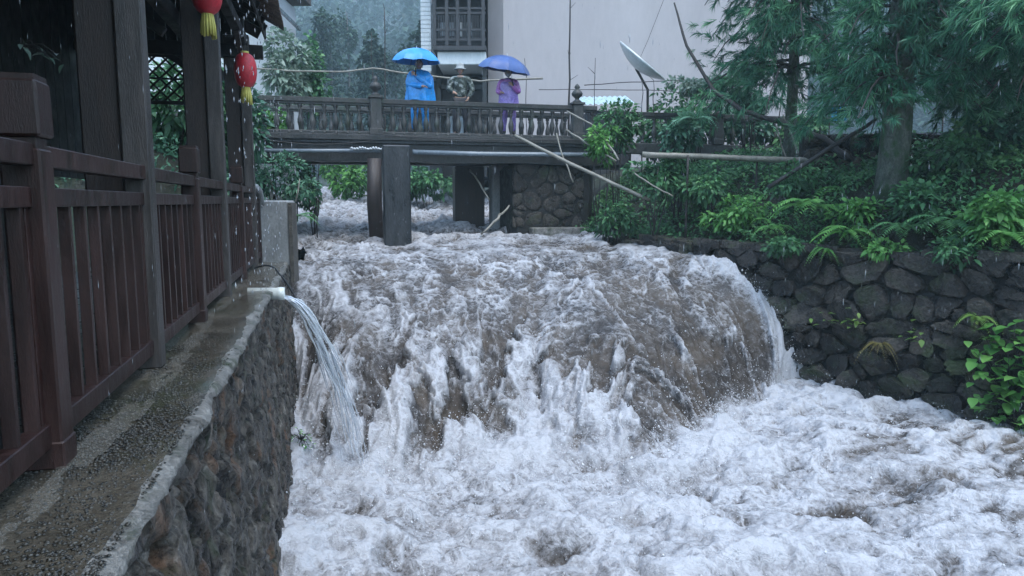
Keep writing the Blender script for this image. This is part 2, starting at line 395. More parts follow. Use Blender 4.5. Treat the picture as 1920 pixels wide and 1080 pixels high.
b_.inputs['Base Color'].default_value = (0.55, 0.56, 0.59, 1); b_.inputs['Roughness'].default_value = 0.5
M['foam'] = m_

# ------------------------------------------------------------------ river channel and ground
RY = np.array([-30, 0, 6.4, 7.8, 9.2, 10.9, 11.9, 13.6, 17.0, 20, 28, 40, 120.])
RX = np.array([14, 12.0, 9.9, 8.5, 7.2, 5.7, 4.9, 3.6, 1.5, 0.9, -0.3, -2, -12.])
LY = np.array([-30, 0, 11.4, 15, 20, 28, 40, 120.])
LX = np.array([7.5, -0.57, -3.60, -4.9, -6.6, -8.0, -10, -20.])
ZP = -2.15
def xr(Y): return np.interp(Y, RY, RX)
def xl(Y): return np.interp(Y, LY, LX)
def zup(Y): return -0.14 + 0.075 * np.clip(Y - 13.4, 0, 60)

def terrain(X, Y):
    dr = (X - xr(Y)) * 0.78; dl = (xl(Y) - X) * 0.95
    base = np.where(Y < 13.4, 0.10, 0.10 + np.clip(Y - 13.4, 0, 40) * 0.02)
    right = base + 2.12 * (1 - np.exp(-np.clip(dr - 0.25, 0, 99) / 1.6))
    leftn = -0.06 + 0 * X
    leftf = 0.15 + 2.1 * (1 - np.exp(-np.clip(dl, 0, 99) / 1.3))
    left = leftn + (leftf - leftn) * sst(11.2, 13.0, Y)
    bed = np.where(Y < 13.2, -3.0, zup(Y) - 0.9)
    z = np.where(dr > 0.12, right, np.where(dl > 0.05, left, bed))
    out = (dr > 0.3) | (dl > 0.3)
    z = z + np.where(out, 0.10 * fbm(X * 0.6, Y * 0.6, 11, 3), 0) * np.where((dl > 0) & (Y < 12.5), 0.0, 1.0)
    r = np.sqrt((X * 0.8) ** 2 + (Y - 8) ** 2)
    hill = np.clip(r - 125, 0, 400)
    z = z + np.where(Y > -6, 1, 0.35) * (0.46 * hill + 9.0 * fbm(X * 0.018, Y * 0.018, 21, 3) * sst(0, 40, hill))
    return np.minimum(z, 112 + 6 * fbm(X * 0.02, Y * 0.02, 22, 2))

def axis(lo, hi, step, far, n):
    core = np.arange(lo, hi + 1e-6, step)
    g = np.geomspace(step, far, n)
    a = lo - np.cumsum(g)[::-1] * (far * 1.0 / np.cumsum(g)[-1]) * 1.0
    b = hi + np.cumsum(g) * (far * 1.0 / np.cumsum(g)[-1])
    return np.concatenate([a, core, b])
gx = axis(-14, 16, 0.2, 430, 34); gy = axis(2, 34, 0.2, 430, 34)
GX, GY = np.meshgrid(gx, gy)
def grid_faces(ny, nx, keep=None):
    idx = np.arange(ny * nx).reshape(ny, nx)
    F = np.stack([idx[:-1, :-1], idx[:-1, 1:], idx[1:, 1:], idx[1:, :-1]], -1).reshape(-1, 4)
    if keep is not None:
        k = (keep[:-1, :-1] | keep[:-1, 1:] | keep[1:, 1:] | keep[1:, :-1]).ravel(); F = F[k]
    return F
def compact(V, F, *attrs):
    used = np.zeros(len(V), bool); used[F.ravel()] = True
    mp = np.cumsum(used) - 1
    return (V[used], mp[F]) + tuple(a[used] for a in attrs)
GZ = terrain(GX, GY)
tag(link('ground', np_mesh('ground', np.stack([GX, GY, GZ], -1).reshape(-1, 3), grid_faces(*GX.shape)), M['ground']), kind='structure')

# ------------------------------------------------------------------ flood water
CX = np.array([-5, -3.6, -2.5, -0.5, 1.5, 3.6, 5.0, 9]); CY = np.array([11.9, 12.2, 13.0, 13.6, 13.7, 13.4, 13.0, 12.6])
BX = np.array([-5, -3.3, -2.7, -2.1, -1.2, -0.4, 0.3, 0.9, 1.6, 2.4, 3.2, 4.0, 4.8, 6.0, 9])
BY = np.array([11.2, 10.5, 9.0, 7.9, 7.8, 8.3, 8.6, 8.1, 7.9, 8.8, 9.9, 10.9, 11.7, 11.6, 11.3])

def puffs(x, y, seed):
    d, _ = worley(x, y, seed); return np.sqrt(np.clip(1 - (d / 0.8) ** 2, 0, 1))

def water(X, Y):
    yc = np.interp(X, CX, CY) + 0.25 * perlin(X * 0.9, 0 * X + 3.3, 31)
    yb = np.interp(X, BX, BY) + 0.45 * fbm(X * 0.8, 0 * X + 7.7, 32, 2)
    yb = np.minimum(yb, yc - 0.7)
    s = (yc - Y) / (yc - yb)
    sc = np.clip(s, 0, 1)
    up = sst(0.08, -0.05, s); pool = sst(0.86, 1.08, s); fall = (1 - up) * (1 - pool)
    zb = np.where(s < 0, zup(Y), -0.14 + (ZP + 0.14) * (0.36 * sc + 0.64 * sc ** 1.9))
    # flow-following coordinates
    a = X - 0.40 * np.clip(yc - Y, 0, 5) * sst(0.0, -3.0, X) + 0.18 * np.clip(yc - Y, 0, 5) * sst(1.5, 4, X) * -1
    b = Y - zb * 0.9
    wx = fbm(X * 1.1, b * 1.1, 41, 4) * 0.7; wy = fbm(X * 1.1, b * 1.1, 45, 4) * 0.7
    # --- the sloping sheet
    big = fbm(a * 0.75 + wx, b * 0.55 + wy, 51, 3)
    streak = fbm(a * 4.2 + wx * 3, b * 1.5 + wy * 2, 54, 4)
    d1, d2 = worley(a * 1.5 + wx * 1.6, b * 1.15 + wy * 1.6, 57)
    net = np.clip(1 - (d2 - d1) / 0.10, 0, 1) ** 1.5 * sst(-0.25, 0.25, fbm(X * 0.8, Y * 0.8, 58, 2))
    rid = np.clip(1 - np.abs(perlin(a * 2.1 + wx * 2, b * 1.2 + wy * 2, 60)) / 0.09, 0, 1)
    right = sst(0.9, 2.2, a) ; left = sst(-1.8, -2.6, X)
    f_sheet = 0.36 + 0.30 * big + 0.26 * streak + 0.30 * net + 0.42 * rid * (0.4 + 0.6 * sst(-0.2, 0.3, big))
    f_sheet = f_sheet - right * (0.06 + 0.1 * streak) * sst(0.05, 0.3, sc)
    clump = fbm(a * 1.25 + wx * 1.3, b * 1.25 + wy * 1.3, 63, 5, 0.6)
    low = sst(0.40, 0.74, sc)
    cl = sst(-0.10, 0.22, clump + 0.10 * low - 0.12 * right) * low
    pf = 0.55 * puffs(X * 2.3 + wx, b * 2.0 + wy, 66) + 0.3 * puffs(X * 5.2 + wx * 2, b * 4.4, 67) + 0.15 * puffs(X * 11, b * 10, 68)
    f_low = 0.17 + 0.14 * streak + 0.18 * big + 0.22 * net + 0.20 * rid + cl * (0.18 + 0.44 * pf)
    f_fall = f_sheet * (1 - low) + f_low * low
    # white crest edge where the sheet leaves the right wall, and the bright left lip
    er = xr(Y) - X + 0.45 * fbm(X * 2.2, b * 2.2, 101, 4, 0.6)
    edge_r = sst(0.75, 0.12, er) * sst(-0.05, 0.1, s)
    lipw = np.exp(-((X - (-3.25 + 0.42 * np.clip(yc - Y, 0, 4))) / 0.22) ** 2) * sst(0.0, 0.15, s) * sst(0.7, 0.4, s)
    f_fall = f_fall + 0.55 * edge_r + 0.50 * lipw * (0.6 + 0.8 * np.clip(streak, -0.5, 1))
    h_fall = 0.20 * big + 0.05 * rid + 0.10 * perlin(a * 1.3, b * 2.4, 102) * sst(0.1, 0.4, sc) + 0.05 * streak + 0.05 * net + 0.13 * cl * pf + 0.04 * cl - 0.05 * low * (1 - cl) + 0.10 * edge_r * (0.4 + pf) + 0.08 * lipw
    # --- plunge pool
    lowf = fbm(X * 0.55 + wx * 0.6, Y * 0.75 + wy * 0.6, 71, 3)
    mid = fbm(X * 1.6 + wx * 1.2, Y * 2.0 + wy * 1.2, 75, 4)
    pp = 0.62 * puffs(X * 1.5 + wx * 1.5, Y * 1.9 + wy * 1.5, 80) + 0.24 * puffs(X * 4.7 + wx * 2, Y * 5.5 + wy * 2, 81) + 0.18 * puffs(X * 10 + wx, Y * 12, 82)
    near = np.exp(-np.clip(yb - Y, 0, 9) / 0.8)
    patch = sst(0.02, 0.42, fbm(X * 0.85 + wx, Y * 1.1 + wy, 85, 3) + 0.12 * mid)
    calm = sst(3.6, 6.2, X) * sst(10.6, 8.2, Y)
    lines = fbm((X + Y * 0.7) * 1.1 + wx, (Y - X * 0.5) * 5.0 + wy, 88, 3)
    f_pool = 0.50 + 0.22 * lowf + 0.42 * mid + 0.42 * (pp - 0.38) - 0.20 * patch * (1 - near) + 0.22 * lines * (1 - near) + 0.22 * near - calm * (0.10 - 0.6 * lines)
    h_pool = 0.30 * lowf + 0.12 * mid + 0.17 * (pp - 0.3) * (1 - 0.55 * calm) + near * (0.08 + 0.20 * mid) + 0.05 * calm * lines
    # --- rapids above the weir
    r1 = fbm(X * 0.9 + wx, Y * 0.9 + wy, 91, 4); r2 = billow(X * 1.6 + wx, Y * 1.4 + wy, 94, 3)
    f_up = 0.46 + 0.44 * r1 + 0.5 * (0.3 - r2) + 0.15 * net
    h_up = (0.34 * r1 + 0.34 * (0.3 - r2)) * (0.35 + 0.65 * sst(-0.15, -0.8, s)) + 0.05
    foam = f_up * up + f_fall * fall + f_pool * pool
    z = zb + h_up * up + h_fall * fall + h_pool * pool
    z = z + 0.045 * fbm(X * 4.5 + wx * 2, b * 3.6 + wy * 2, 97, 4, 0.6) * (0.5 + 0.5 * pool + 0.5 * up)
    z = z - fall * 0.6 * sst(0.24, -0.04, er)
    Y2 = Y - fall * low * (0.14 * cl * pf + 0.06 * big) 
    return z, foam, Y2, s, cl * low

WV, WF, WA = [], [], []
off = 0
for (x0, x1, y0, y1, st) in ((-3.9, 9.9, 4.2, 14.0, 0.02), (-9.5, 3.6, 13.98, 34, 0.05)):
    xs = np.arange(x0, x1, st); ys = np.arange(y0, y1 + st * 0.5, st)
    X, Y = np.meshgrid(xs, ys)
    z, foam, Y2, s, _ = water(X, Y)
    keep = (X > xl(Y) - 0.12) & (X < xr(Y) + 0.25)
    V = np.stack([X, Y2, z], -1).reshape(-1, 3)
    V, F, fa = compact(V, grid_faces(*X.shape, keep), foam.ravel())
    WV.append(V); WF.append(F + off); WA.append(fa); off += len(V)
tag(link('river_water', np_mesh('river_water', np.concatenate(WV), np.concatenate(WF), True, {'foam': np.concatenate(WA)}), M['water']), kind='structure')

# spray and foam flecks thrown up by the fall (too many to count)
def scatter_blobs(name, pts, rad, mat, stretch=1.0, kind='stuff', label=None, cat=None):
    n = len(pts)
    o6 = np.array([[1, 0, 0], [-1, 0, 0], [0, 1, 0], [0, -1, 0], [0, 0, 1], [0, 0, -1.]]) * [1, 1, stretch]
    f8 = np.array([[0, 2, 4], [2, 1, 4], [1, 3, 4], [3, 0, 4], [2, 0, 5], [1, 2, 5], [3, 1, 5], [0, 3, 5]])
    jit = rng.uniform(0.6, 1.25, (n, 6, 1)) if stretch == 1.0 else np.ones((n, 6, 1))
    V = pts[:, None, :] + o6[None] * rad[:, None, None] * jit
    F = f8[None] + (np.arange(n) * 6)[:, None, None]
    o = link(name, np_mesh(name, V.reshape(-1, 3), F.reshape(-1, 3), True), mat)
    return tag(o, label, cat, kind=kind)
ns = 90000
X = rng.uniform(-3.2, 6.6, ns); Y = rng.uniform(5.0, 12.6, ns)
z, foam, Y2, s, cl = water(X, Y)
wgt = np.exp(-np.abs(s - 1.02) / 0.10) + 1.2 * (xr(Y) - X < 0.6) * (s > 0.1) * (s < 1) + 0.22 * cl * (s < 1) + 0.10 * (s > 1.0)
k = (rng.uniform(0, 1, ns) < wgt * 0.75) & (X > xl(Y) + 0.08) & (X < xr(Y) - 0.08)
X, Y2, z, s = X[k], Y2[k], z[k], s[k]
hgt = rng.exponential(0.07, len(X)) * (1 + 1.3 * np.exp(-np.abs(s - 1.0) / 0.12))
pts = np.stack([X + rng.normal(0, .03, len(X)), Y2 - hgt * 0.3, z + hgt], -1)
scatter_blobs('spray', pts, rng.gamma(2.0, 0.0019, len(X)) + 0.0018, M['foam'], label='white spray thrown up at the foot of the weir', cat='spray')

# ------------------------------------------------------------------ stones laid in a wall face
def clip_poly(poly, p, q):
    """keep the side of poly nearer to p than to q"""
    mx, my = (p[0] + q[0]) / 2, (p[1] + q[1]) / 2; dx, dy = q[0] - p[0], q[1] - p[1]
    out = []
    for i in range(len(poly)):
        a, b = poly[i], poly[(i + 1) % len(poly)]
        da = (a[0] - mx) * dx + (a[1] - my) * dy; db = (b[0] - mx) * dx + (b[1] - my) * dy
        if da <= 0: out.append(a)
        if (da < 0) != (db < 0) and da != db:
            t = da / (da - db); out.append((a[0] + (b[0] - a[0]) * t, a[1] + (b[1] - a[1]) * t))
    return out
def voronoi(sites, aspect=1.0, box=(0, 0, 1, 1)):
    S = [(x, y * aspect) for x, y in sites]
    cells = []
    for i, p in enumerate(S):
        poly = [(box[0], box[1] * aspect), (box[2], box[1] * aspect), (box[2], box[3] * aspect), (box[0], box[3] * aspect)]
        near = sorted(range(len(S)), key=lambda j: (S[j][0] - p[0]) ** 2 + (S[j][1] - p[1]) ** 2)[1:18]
        for j in near: poly = clip_poly(poly, p, S[j])
        cells.append([(x, y / aspect) for x, y in poly])
    return cells
def stones(parent, mat, pos, box, size, aspect=1.0, depth=0.09, gap=0.02, seed=1, name='stone', skip=None, flat=False, drop=0.0, inner=(0.6, 0.78), tilt=1.0, rough=0.0, extra=0.16):
    """irregular stones over a wall face; pos(s, z, out) maps face coordinates to the world"""
    r = random.Random(seed)
    nx = max(1, round((box[2] - box[0]) / size)); nz = max(1, round((box[3] - box[1]) / (size / aspect)))
    sites = []
    for j in range(nz):
        for i in range(nx):
            sx = box[0] + (i + 0.5 + (0.5 if j % 2 else 0) + r.uniform(-.38, .38)) * (box[2] - box[0]) / nx
            sz = box[1] + (j + 0.5 + r.uniform(-.38, .38)) * (box[3] - box[1]) / nz
            if r.random() < drop: continue
            sites.append((sx, sz))
            if r.random() < extra: sites.append((sx + r.uniform(-.5, .5) * size, sz + r.uniform(-.5, .5) * size / aspect))
    po = origin(parent)
    for cell, site in zip(voronoi(sites, aspect, box), sites):
        if len(cell) < 3 or (skip and skip(*site)): continue
        cx = sum(p[0] for p in cell) / len(cell); cz = sum(p[1] for p in cell) / len(cell)
        # walk the outline in 12 steps, corners rounded
        per = [math.dist(cell[i], cell[(i + 1) % len(cell)]) for i in range(len(cell))]; tot = sum(per)
        if tot < size * 0.7: continue
        ring = []
        for k in range(12):
            d = (k + r.uniform(-.2, .2)) % 12 * tot / 12; i = 0
            while d > per[i] and i < len(per) - 1: d -= per[i]; i += 1
            t = min(1, d / max(per[i], 1e-6)); a, b = cell[i], cell[(i + 1) % len(cell)]
            ring.append((a[0] + (b[0] - a[0]) * t, a[1] + (b[1] - a[1]) * t))
        sm = [((ring[k - 1][0] + 3 * ring[k][0] + ring[(k + 1) % 12][0]) / 5, (ring[k - 1][1] + 3 * ring[k][1] + ring[(k + 1) % 12][1]) / 5) for k in range(12)]
        rad = tot / 6.28; sh = max(0.5, 1 - gap / max(rad, 1e-3))
        dp = depth * r.uniform(0.55, 1.3); tx, tz = r.uniform(-.25, .25) * tilt, r.uniform(-.2, .35) * tilt
        c = pos(cx, cz, 0); V = []
        for sc, o in ((sh, -0.06), (sh * r.uniform(0.93, 1.0), dp * 0.55), (sh * r.uniform(*inner), dp)):
            for (x, zz) in sm:
                dx, dz = (x - cx) * sc + r.uniform(-1, 1) * rough * 0.03, (zz - cz) * sc + r.uniform(-1, 1) * rough * 0.03
                oo = o + (0 if o < 0 else (dx * tx + dz * tz) + r.uniform(-.18, .18) * dp)
                V.append(pos(cx + dx, cz + dz, oo) - c)
        V.append(pos(cx, cz, dp * 1.06 + r.uniform(-.1, .1) * dp) - c)
        F = []
        for q in range(2):
            for k in range(12):
                j = (k + 1) % 12; F.append((q * 12 + k, q * 12 + j, q * 12 + 12 + j, q * 12 + 12 + k))
        F += [(24 + k, 24 + (k + 1) % 12, 36) for k in range(12)]
        me = bpy.data.meshes.new(name); me.from_pydata([tuple(v) for v in V], [], F); me.update()
        me.polygons.foreach_set('use_smooth', [not flat] * len(me.polygons))
        link(name, me, mat, parent, c - po)

def strip_wall(line, z0, z1, thick, batter=0.0):
    """a solid wall core along a plan polyline; the river side is to the left of travel"""
    mb = MB(); n = len(line)
    for i, (x, y) in enumerate(line):
        a = Vector(line[max(i - 1, 0)]); b = Vector(line[min(i + 1, n - 1)]); d = (b - a).normalized(); nr = Vector((-d.y, d.x))
        q0 = z0[i] if hasattr(z0, '__len__') else z0; q1 = z1[i] if hasattr(z1, '__len__') else z1
        p = Vector((x, y))
        f0 = p + nr * batter
        mb.v += [(f0.x, f0.y, q0), (p.x, p.y, q1), (p.x - nr.x * thick, p.y - nr.y * thick, q1), (p.x - nr.x * thick, p.y - nr.y * thick, q0)]
    for i in range(n - 1):
        for k in range(4):
            j = (k + 1) % 4; mb.f.append((i * 4 + k, (i + 1) * 4 + k, (i + 1) * 4 + j, i * 4 + j))
    mb.f += [(0, 1, 2, 3), tuple((n - 1) * 4 + k for k in (3, 2, 1, 0))]
    return mb

# ------------------------------------------------------------------ left ledge and its retaining wall
LE = -0.43                                                    # ledge edge in the railing frame
mb = MB()
ts = np.arange(-4.0, 9.61, 0.025)
prof = [(6.5, -0.004), (0.6, 0.0), (0.0, 0.0), (-0.15, -0.002), (-0.30, 0.0), (LE + 0.05, 0.002), (LE, -0.014), (LE - 0.010, -0.045), (LE + 0.012, -0.085), (LE + 0.05, -0.15)]
for t in ts:
    for i, (l, z) in enumerate(prof):
        e = 1.0 if i >= 5 else 0.0
        w = mnoise.noise(Vector((t * 2.6, i * 0.9, 2.0))) * 0.030 * e + mnoise.noise(Vector((t * 9, i * 1.7, 5.0))) * 0.016 * e + mnoise.noise(Vector((t * 24, i * 2.3, 8.0))) * 0.008 * e
        h = (mnoise.noise(Vector((t * 1.3, l * 3.0, 9.0))) * 0.006) if 0 < i < 6 else mnoise.noise(Vector((t * 6, i, 1.0))) * 0.012 * e
        mb.v.append(tuple(W(t, l + w, z + h)))
npf = len(prof)
for a in range(len(ts) - 1):
    for i in range(npf - 1):
        mb.f.append((a * npf + i, a * npf + i + 1, (a + 1) * npf + i + 1, (a + 1) * npf + i))
lg = tag(mb.build('ledge', M['ledge'], smooth=True), kind='structure'); lg.data.materials.append(M['lip']); lg.data.materials.append(M['eroded'])
lg.data.polygons.foreach_set('material_index', [(0, 0, 0, 0, 0, 1, 1, 2, 2)[i % (npf - 1)] for i in range(len(lg.data.polygons))])
lw = empty('retaining_wall', W(2, LE, -2.6), 'rough eroded retaining wall under the concrete ledge on the left', 'wall')
mb = MB()
for t in (-4.0, 9.6):
    for l, z in ((LE + 0.20, -0.16), (LE + 0.02, -2.9), (LE + 0.9, -2.9), (LE + 0.9, -0.16)): mb.v.append(tuple(W(t, l, z)))
mb.f += [(0, 1, 5, 4), (1, 2, 6, 5), (2, 3, 7, 6), (3, 0, 4, 7), (0, 3, 2, 1), (4, 5, 6, 7)]
mb.build('wall_core', M['mortar'], lw)
tt_ = np.arange(-2.2, 9.58, 0.02); zz_ = np.arange(-2.6, -0.025, 0.02)
T_, Z_ = np.meshgrid(tt_, zz_)
w1 = fbm(T_ * 2.2, Z_ * 1.6, 301, 3) * 0.5
ridge = billow(T_ * 3.2 + w1, Z_ * 1.3 + w1, 305, 4, 0.55); blk1, blk2 = worley(T_ * 2.0 + w1, Z_ * 3.2 + w1 * 1.5, 309)
O_ = 0.035 * fbm(T_ * 1.2, Z_ * 0.9, 303, 3) - 0.085 * np.clip(ridge - 0.12, 0, 1) + 0.05 * np.clip((blk2 - blk1) / 0.25, 0, 1) + 0.030 * fbm(T_ * 13, Z_ * 9, 311, 4, 0.7) - 0.05 * sst(0.42, 0.6, fbm(T_ * 4, Z_ * 4, 315, 3) + 0.3)
L_ = LE + 0.045 + 0.07 * (Z_ + 0.15) - O_ - 0.01
pw = np.stack([B0.x + U.x * T_ + N.x * L_, B0.y + U.y * T_ + N.y * L_, Z_], -1).reshape(-1, 3)
link('wall_face', np_mesh('wall_face', pw - np.array(lw.location), grid_faces(*T_.shape), True), M['eroded'], lw)
# exposed pebbles of the worn ledge surface
npb = 26000
t = rng.uniform(-1.6, 3.2, npb); l = rng.uniform(LE + 0.03, 0.25, npb)
dens = sst(2.9, -0.3, t) * (0.35 + 0.65 * sst(-0.2, 0.25, fbm(t * 1.6, l * 2.5, 5, 3)))
k = rng.uniform(0, 1, npb) < dens
t, l = t[k], l[k]; rad = rng.uniform(0.004, 0.0105, len(t))
pts = np.array([tuple(W(a, b, 0.0005)) for a, b in zip(t, l)])
scatter_blobs('pebbles', pts, rad, M['pebble'], 0.5, label='worn pebbles showing in the wet ledge concrete', cat='pebbles')

# muddy runoff trickling along the railing foot and over the ledge
T_, L_ = np.meshgrid(np.arange(-1.2, 8.6, 0.03), np.arange(-0.40, 0.10, 0.015))
mk = (np.exp(-((L_ + 0.10 + 0.05 * np.sin(T_ * 1.3)) / 0.07) ** 2) + 0.75 * sst(3.5, 6.0, T_)) * (0.7 + 1.5 * fbm(T_ * 1.9, L_ * 9, 331, 5, 0.65)) > 0.52
pw = np.stack([B0.x + U.x * T_ + N.x * L_, B0.y + U.y * T_ + N.y * L_, 0.0105 + 0.003 * fbm(T_ * 5, L_ * 12, 335, 2)], -1).reshape(-1, 3)
pw, fw = compact(pw, grid_faces(*T_.shape, mk))
tag(link('runoff_water', np_mesh('runoff_water', pw, fw, True), M['runoff']), 'muddy rainwater trickling along the ledge', 'water', kind='stuff')

# ------------------------------------------------------------------ right stone wall
RW = [(9.9, 6.4), (8.5, 7.8), (7.2, 9.2), (5.7, 10.9), (4.9, 11.9), (3.6, 13.6), (2.6, 15.2), (1.55, 16.9)]
seg = [0]
for i in range(len(RW) - 1): seg.append(seg[-1] + math.dist(RW[i], RW[i + 1]))
def rw_pos(s, z, o):
    i = 0
    while i < len(seg) - 2 and s > seg[i + 1]: i += 1
    a, b = Vector(RW[i]), Vector(RW[i + 1]); f = (s - seg[i]) / (seg[i + 1] - seg[i]); p = a + (b - a) * f
    d = (b - a).normalized(); nr = Vector((-d.y, d.x)); oo = o + 0.02 + 0.05 * (0.2 - z)
    return Vector((p.x + nr.x * oo, p.y + nr.y * oo, z))
def rw_top(s): return 0.16 + 0.06 * math.sin(s * 1.7) + 0.04 * math.sin(s * 4.1)
rw = empty('stone_wall', (5.7, 10.9, -2.6), 'dark wet fieldstone wall along the right bank', 'wall')
strip_wall(RW, -2.9, 0.10, 0.7).build('wall_core', M['rmortar'], rw)
stones(rw, M['rstone'], rw_pos, (0.4, -2.6, seg[-1], 0.16), 0.36, 1.3, 0.085, 0.004, 8, drop=0.40, inner=(0.80, 0.97), rough=1.0, flat=True, extra=0.42, tilt=1.5)
# flat cap stones
s_ = 0.3; k_ = 0
while s_ < seg[-2] - 0.3:
    L = random.uniform(0.35, 0.85); c = rw_pos(s_ + L / 2, 0.16, -0.22); a = rw_pos(s_, 0.16, 0); b = rw_pos(s_ + L, 0.16, 0)
    m = MB(); m.box((0, 0, 0), (L * 0.95, random.uniform(0.5, 0.65), random.uniform(0.10, 0.17)), M=Matrix.Rotation(math.atan2(b.y - a.y, b.x - a.x), 3, 'Z') @ Matrix.Rotation(random.uniform(-.14, .14), 3, 'X') @ Matrix.Rotation(random.uniform(-.08, .08), 3, 'Y'))
    for q in range(len(m.v)):
        v = Vector(m.v[q]); m.v[q] = tuple(v + Vector((mnoise.noise(v * 5 + c), mnoise.noise(v * 5 + c * 2), mnoise.noise(v * 5 + c * 3))) * 0.06)
    link('cap_stone', m.mesh('cap_stone'), M['rstone'], rw, Vector((c.x, c.y, 0.16 + random.uniform(-.05, .05))) - rw.location)
    s_ += L

# ------------------------------------------------------------------ wooden railing
rl = empty('wooden_railing', W(3, 0, 0), 'dark brown wooden railing along the left ledge', 'railing')
ro = origin(rl)
posts = [(-1.6, 'tall'), (0.0, 'cap'), (1.6, 'tall'), (3.2, 'cap'), (4.8, 'tall'), (6.4, 'cap'), (8.0, 'tall'), (8.95, 'end')]
for t, kind in posts:
    if kind == 'cap':
        m = MB(); m.box((0, 0, 0.565), (0.125, 0.125, 1.13), PHI)
        p = link('post', m.mesh('post'), M['rail'], rl, W(t, 0, 0) - ro)
        m = MB(); m.box((0, 0, 1.145), (0.10, 0.10, 0.05), PHI); m.box((0, 0, 1.265), (0.140, 0.140, 0.19), PHI, taper=0.97); m.box((0, 0, 1.368), (0.12, 0.12, 0.02), PHI)
        link('post_cap', m.mesh('post_cap'), M['rail'], p)
        m = MB(); m.box((0, 0, 0.05), (0.135, 0.135, 0.10), PHI); link('post_foot', m.mesh('post_foot'), M['rail'], p)
    elif kind == 'end':
        m = MB(); m.box((0, 0, 0.56), (0.10, 0.10, 1.12), PHI); link('post', m.mesh('post'), M['rail'], rl, W(t, 0, 0) - ro)
for i in range(len(posts) - 1):
    t0, t1 = posts[i][0] + 0.055, posts[i + 1][0] - 0.055
    if i == 0: t0 = -1.4
    def railpart(name, z, w, h, dz=0.0):
        a, b = W(t0, 0, z), W(t1, 0, z)
        MB().bar(a, b, w, h).build(name, M['rail'], rl)
    railpart('top_rail', 1.11, 0.085, 0.075)
    railpart('middle_rail', 0.965, 0.055, 0.07)
    railpart('bottom_rail', 0.125, 0.06, 0.085)
    nb = 8 if t1 - t0 > 1.2 else 5
    bm_ = None
    for k in range(nb):
        t = t0 + (k + 0.5) * (t1 - t0) / nb
        if bm_ is None:
            m = MB(); m.box((0, 0, 0), (0.042, 0.028, 0.765), PHI); bm_ = m.mesh('baluster')
        link('baluster', bm_, M['rail'], rl, W(t, 0, 0.548) - ro)
    # stile boards that frame each bay against the posts
    for tt in (t0 + 0.02, t1 - 0.02):
        m = MB(); m.box((0, 0, 0), (0.03, 0.035, 0.765), PHI); link('stile', m.mesh('stile'), M['rail'], rl, W(tt, 0, 0.548) - ro)

# ------------------------------------------------------------------ pavilion over the ledge
pv = empty('pavilion', W(3, 1.5, 0), 'dark timber pavilion with tiled roof on the left', 'pavilion'); po_ = origin(pv)
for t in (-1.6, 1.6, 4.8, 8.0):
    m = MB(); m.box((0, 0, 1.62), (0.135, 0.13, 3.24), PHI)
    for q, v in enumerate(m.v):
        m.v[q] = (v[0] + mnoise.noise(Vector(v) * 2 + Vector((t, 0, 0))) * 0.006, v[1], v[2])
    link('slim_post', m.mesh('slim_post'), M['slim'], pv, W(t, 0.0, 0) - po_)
    m = MB(); m.box((0, 0, 1.62), (0.20, 0.20, 3.24), PHI)
    link('column', m.mesh('column'), M['column'], pv, W(t + 0.07, 0.175, 0) - po_)
    m = MB(); m.box((0, 0, 0.05), (0.22, 0.26, 0.14), PHI); link('column_base', m.mesh('column_base'), M['pier'], pv, W(t + 0.07, 0.175, 0) - po_)
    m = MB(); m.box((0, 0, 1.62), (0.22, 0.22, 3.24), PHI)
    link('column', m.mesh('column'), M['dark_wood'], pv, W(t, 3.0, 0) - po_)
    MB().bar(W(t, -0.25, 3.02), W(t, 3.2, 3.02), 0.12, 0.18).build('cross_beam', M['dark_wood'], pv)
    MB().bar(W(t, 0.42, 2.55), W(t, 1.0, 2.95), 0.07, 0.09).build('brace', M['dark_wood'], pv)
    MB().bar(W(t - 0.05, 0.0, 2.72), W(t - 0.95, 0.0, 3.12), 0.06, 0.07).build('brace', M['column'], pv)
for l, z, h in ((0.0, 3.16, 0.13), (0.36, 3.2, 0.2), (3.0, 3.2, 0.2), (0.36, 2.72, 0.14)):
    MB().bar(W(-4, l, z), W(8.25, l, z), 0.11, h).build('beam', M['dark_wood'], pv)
MB().box(W(2.2, 1.22, 0.006), (2.0, 12.4, 0.03), PHI).build('floor_shade_slab', M['floor'], pv)  # near-black slab added over the ledge, its colour standing in for interior shade
# roof: two slopes, rafters, eave board, eave tiles
def roofz(l): return 3.30 + (l + 0.47) * 0.52 if l < 1.7 else 3.30 + (1.7 + 0.47) * 0.52 - (l - 1.7) * 0.52
m = MB()
for t in (-4.0, 8.55):
    for l in (-0.22, 1.7, 3.9):
        for dz in (0.06, 0.12): m.v.append(tuple(W(t, l, roofz(l) + dz)))
m.f += [(0, 2, 8, 6), (2, 4, 10, 8), (1, 7, 9, 3), (3, 9, 11, 5), (0, 6, 7, 1), (4, 5, 11, 10), (0, 1, 3, 2), (2, 3, 5, 4), (6, 8, 9, 7), (8, 10, 11, 9)]
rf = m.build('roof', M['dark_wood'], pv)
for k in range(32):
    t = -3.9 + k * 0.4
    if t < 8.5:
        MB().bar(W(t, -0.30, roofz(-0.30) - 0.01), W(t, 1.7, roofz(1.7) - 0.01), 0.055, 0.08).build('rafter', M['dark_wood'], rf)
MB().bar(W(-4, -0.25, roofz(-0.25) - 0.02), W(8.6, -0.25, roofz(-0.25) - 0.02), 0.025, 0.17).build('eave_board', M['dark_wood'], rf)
MB().bar(W(8.58, -0.2, roofz(-0.2) + 0.0), W(8.58, 1.7, roofz(1.7) + 0.0), 0.03, 0.26).build('barge_board', M['column'], rf)
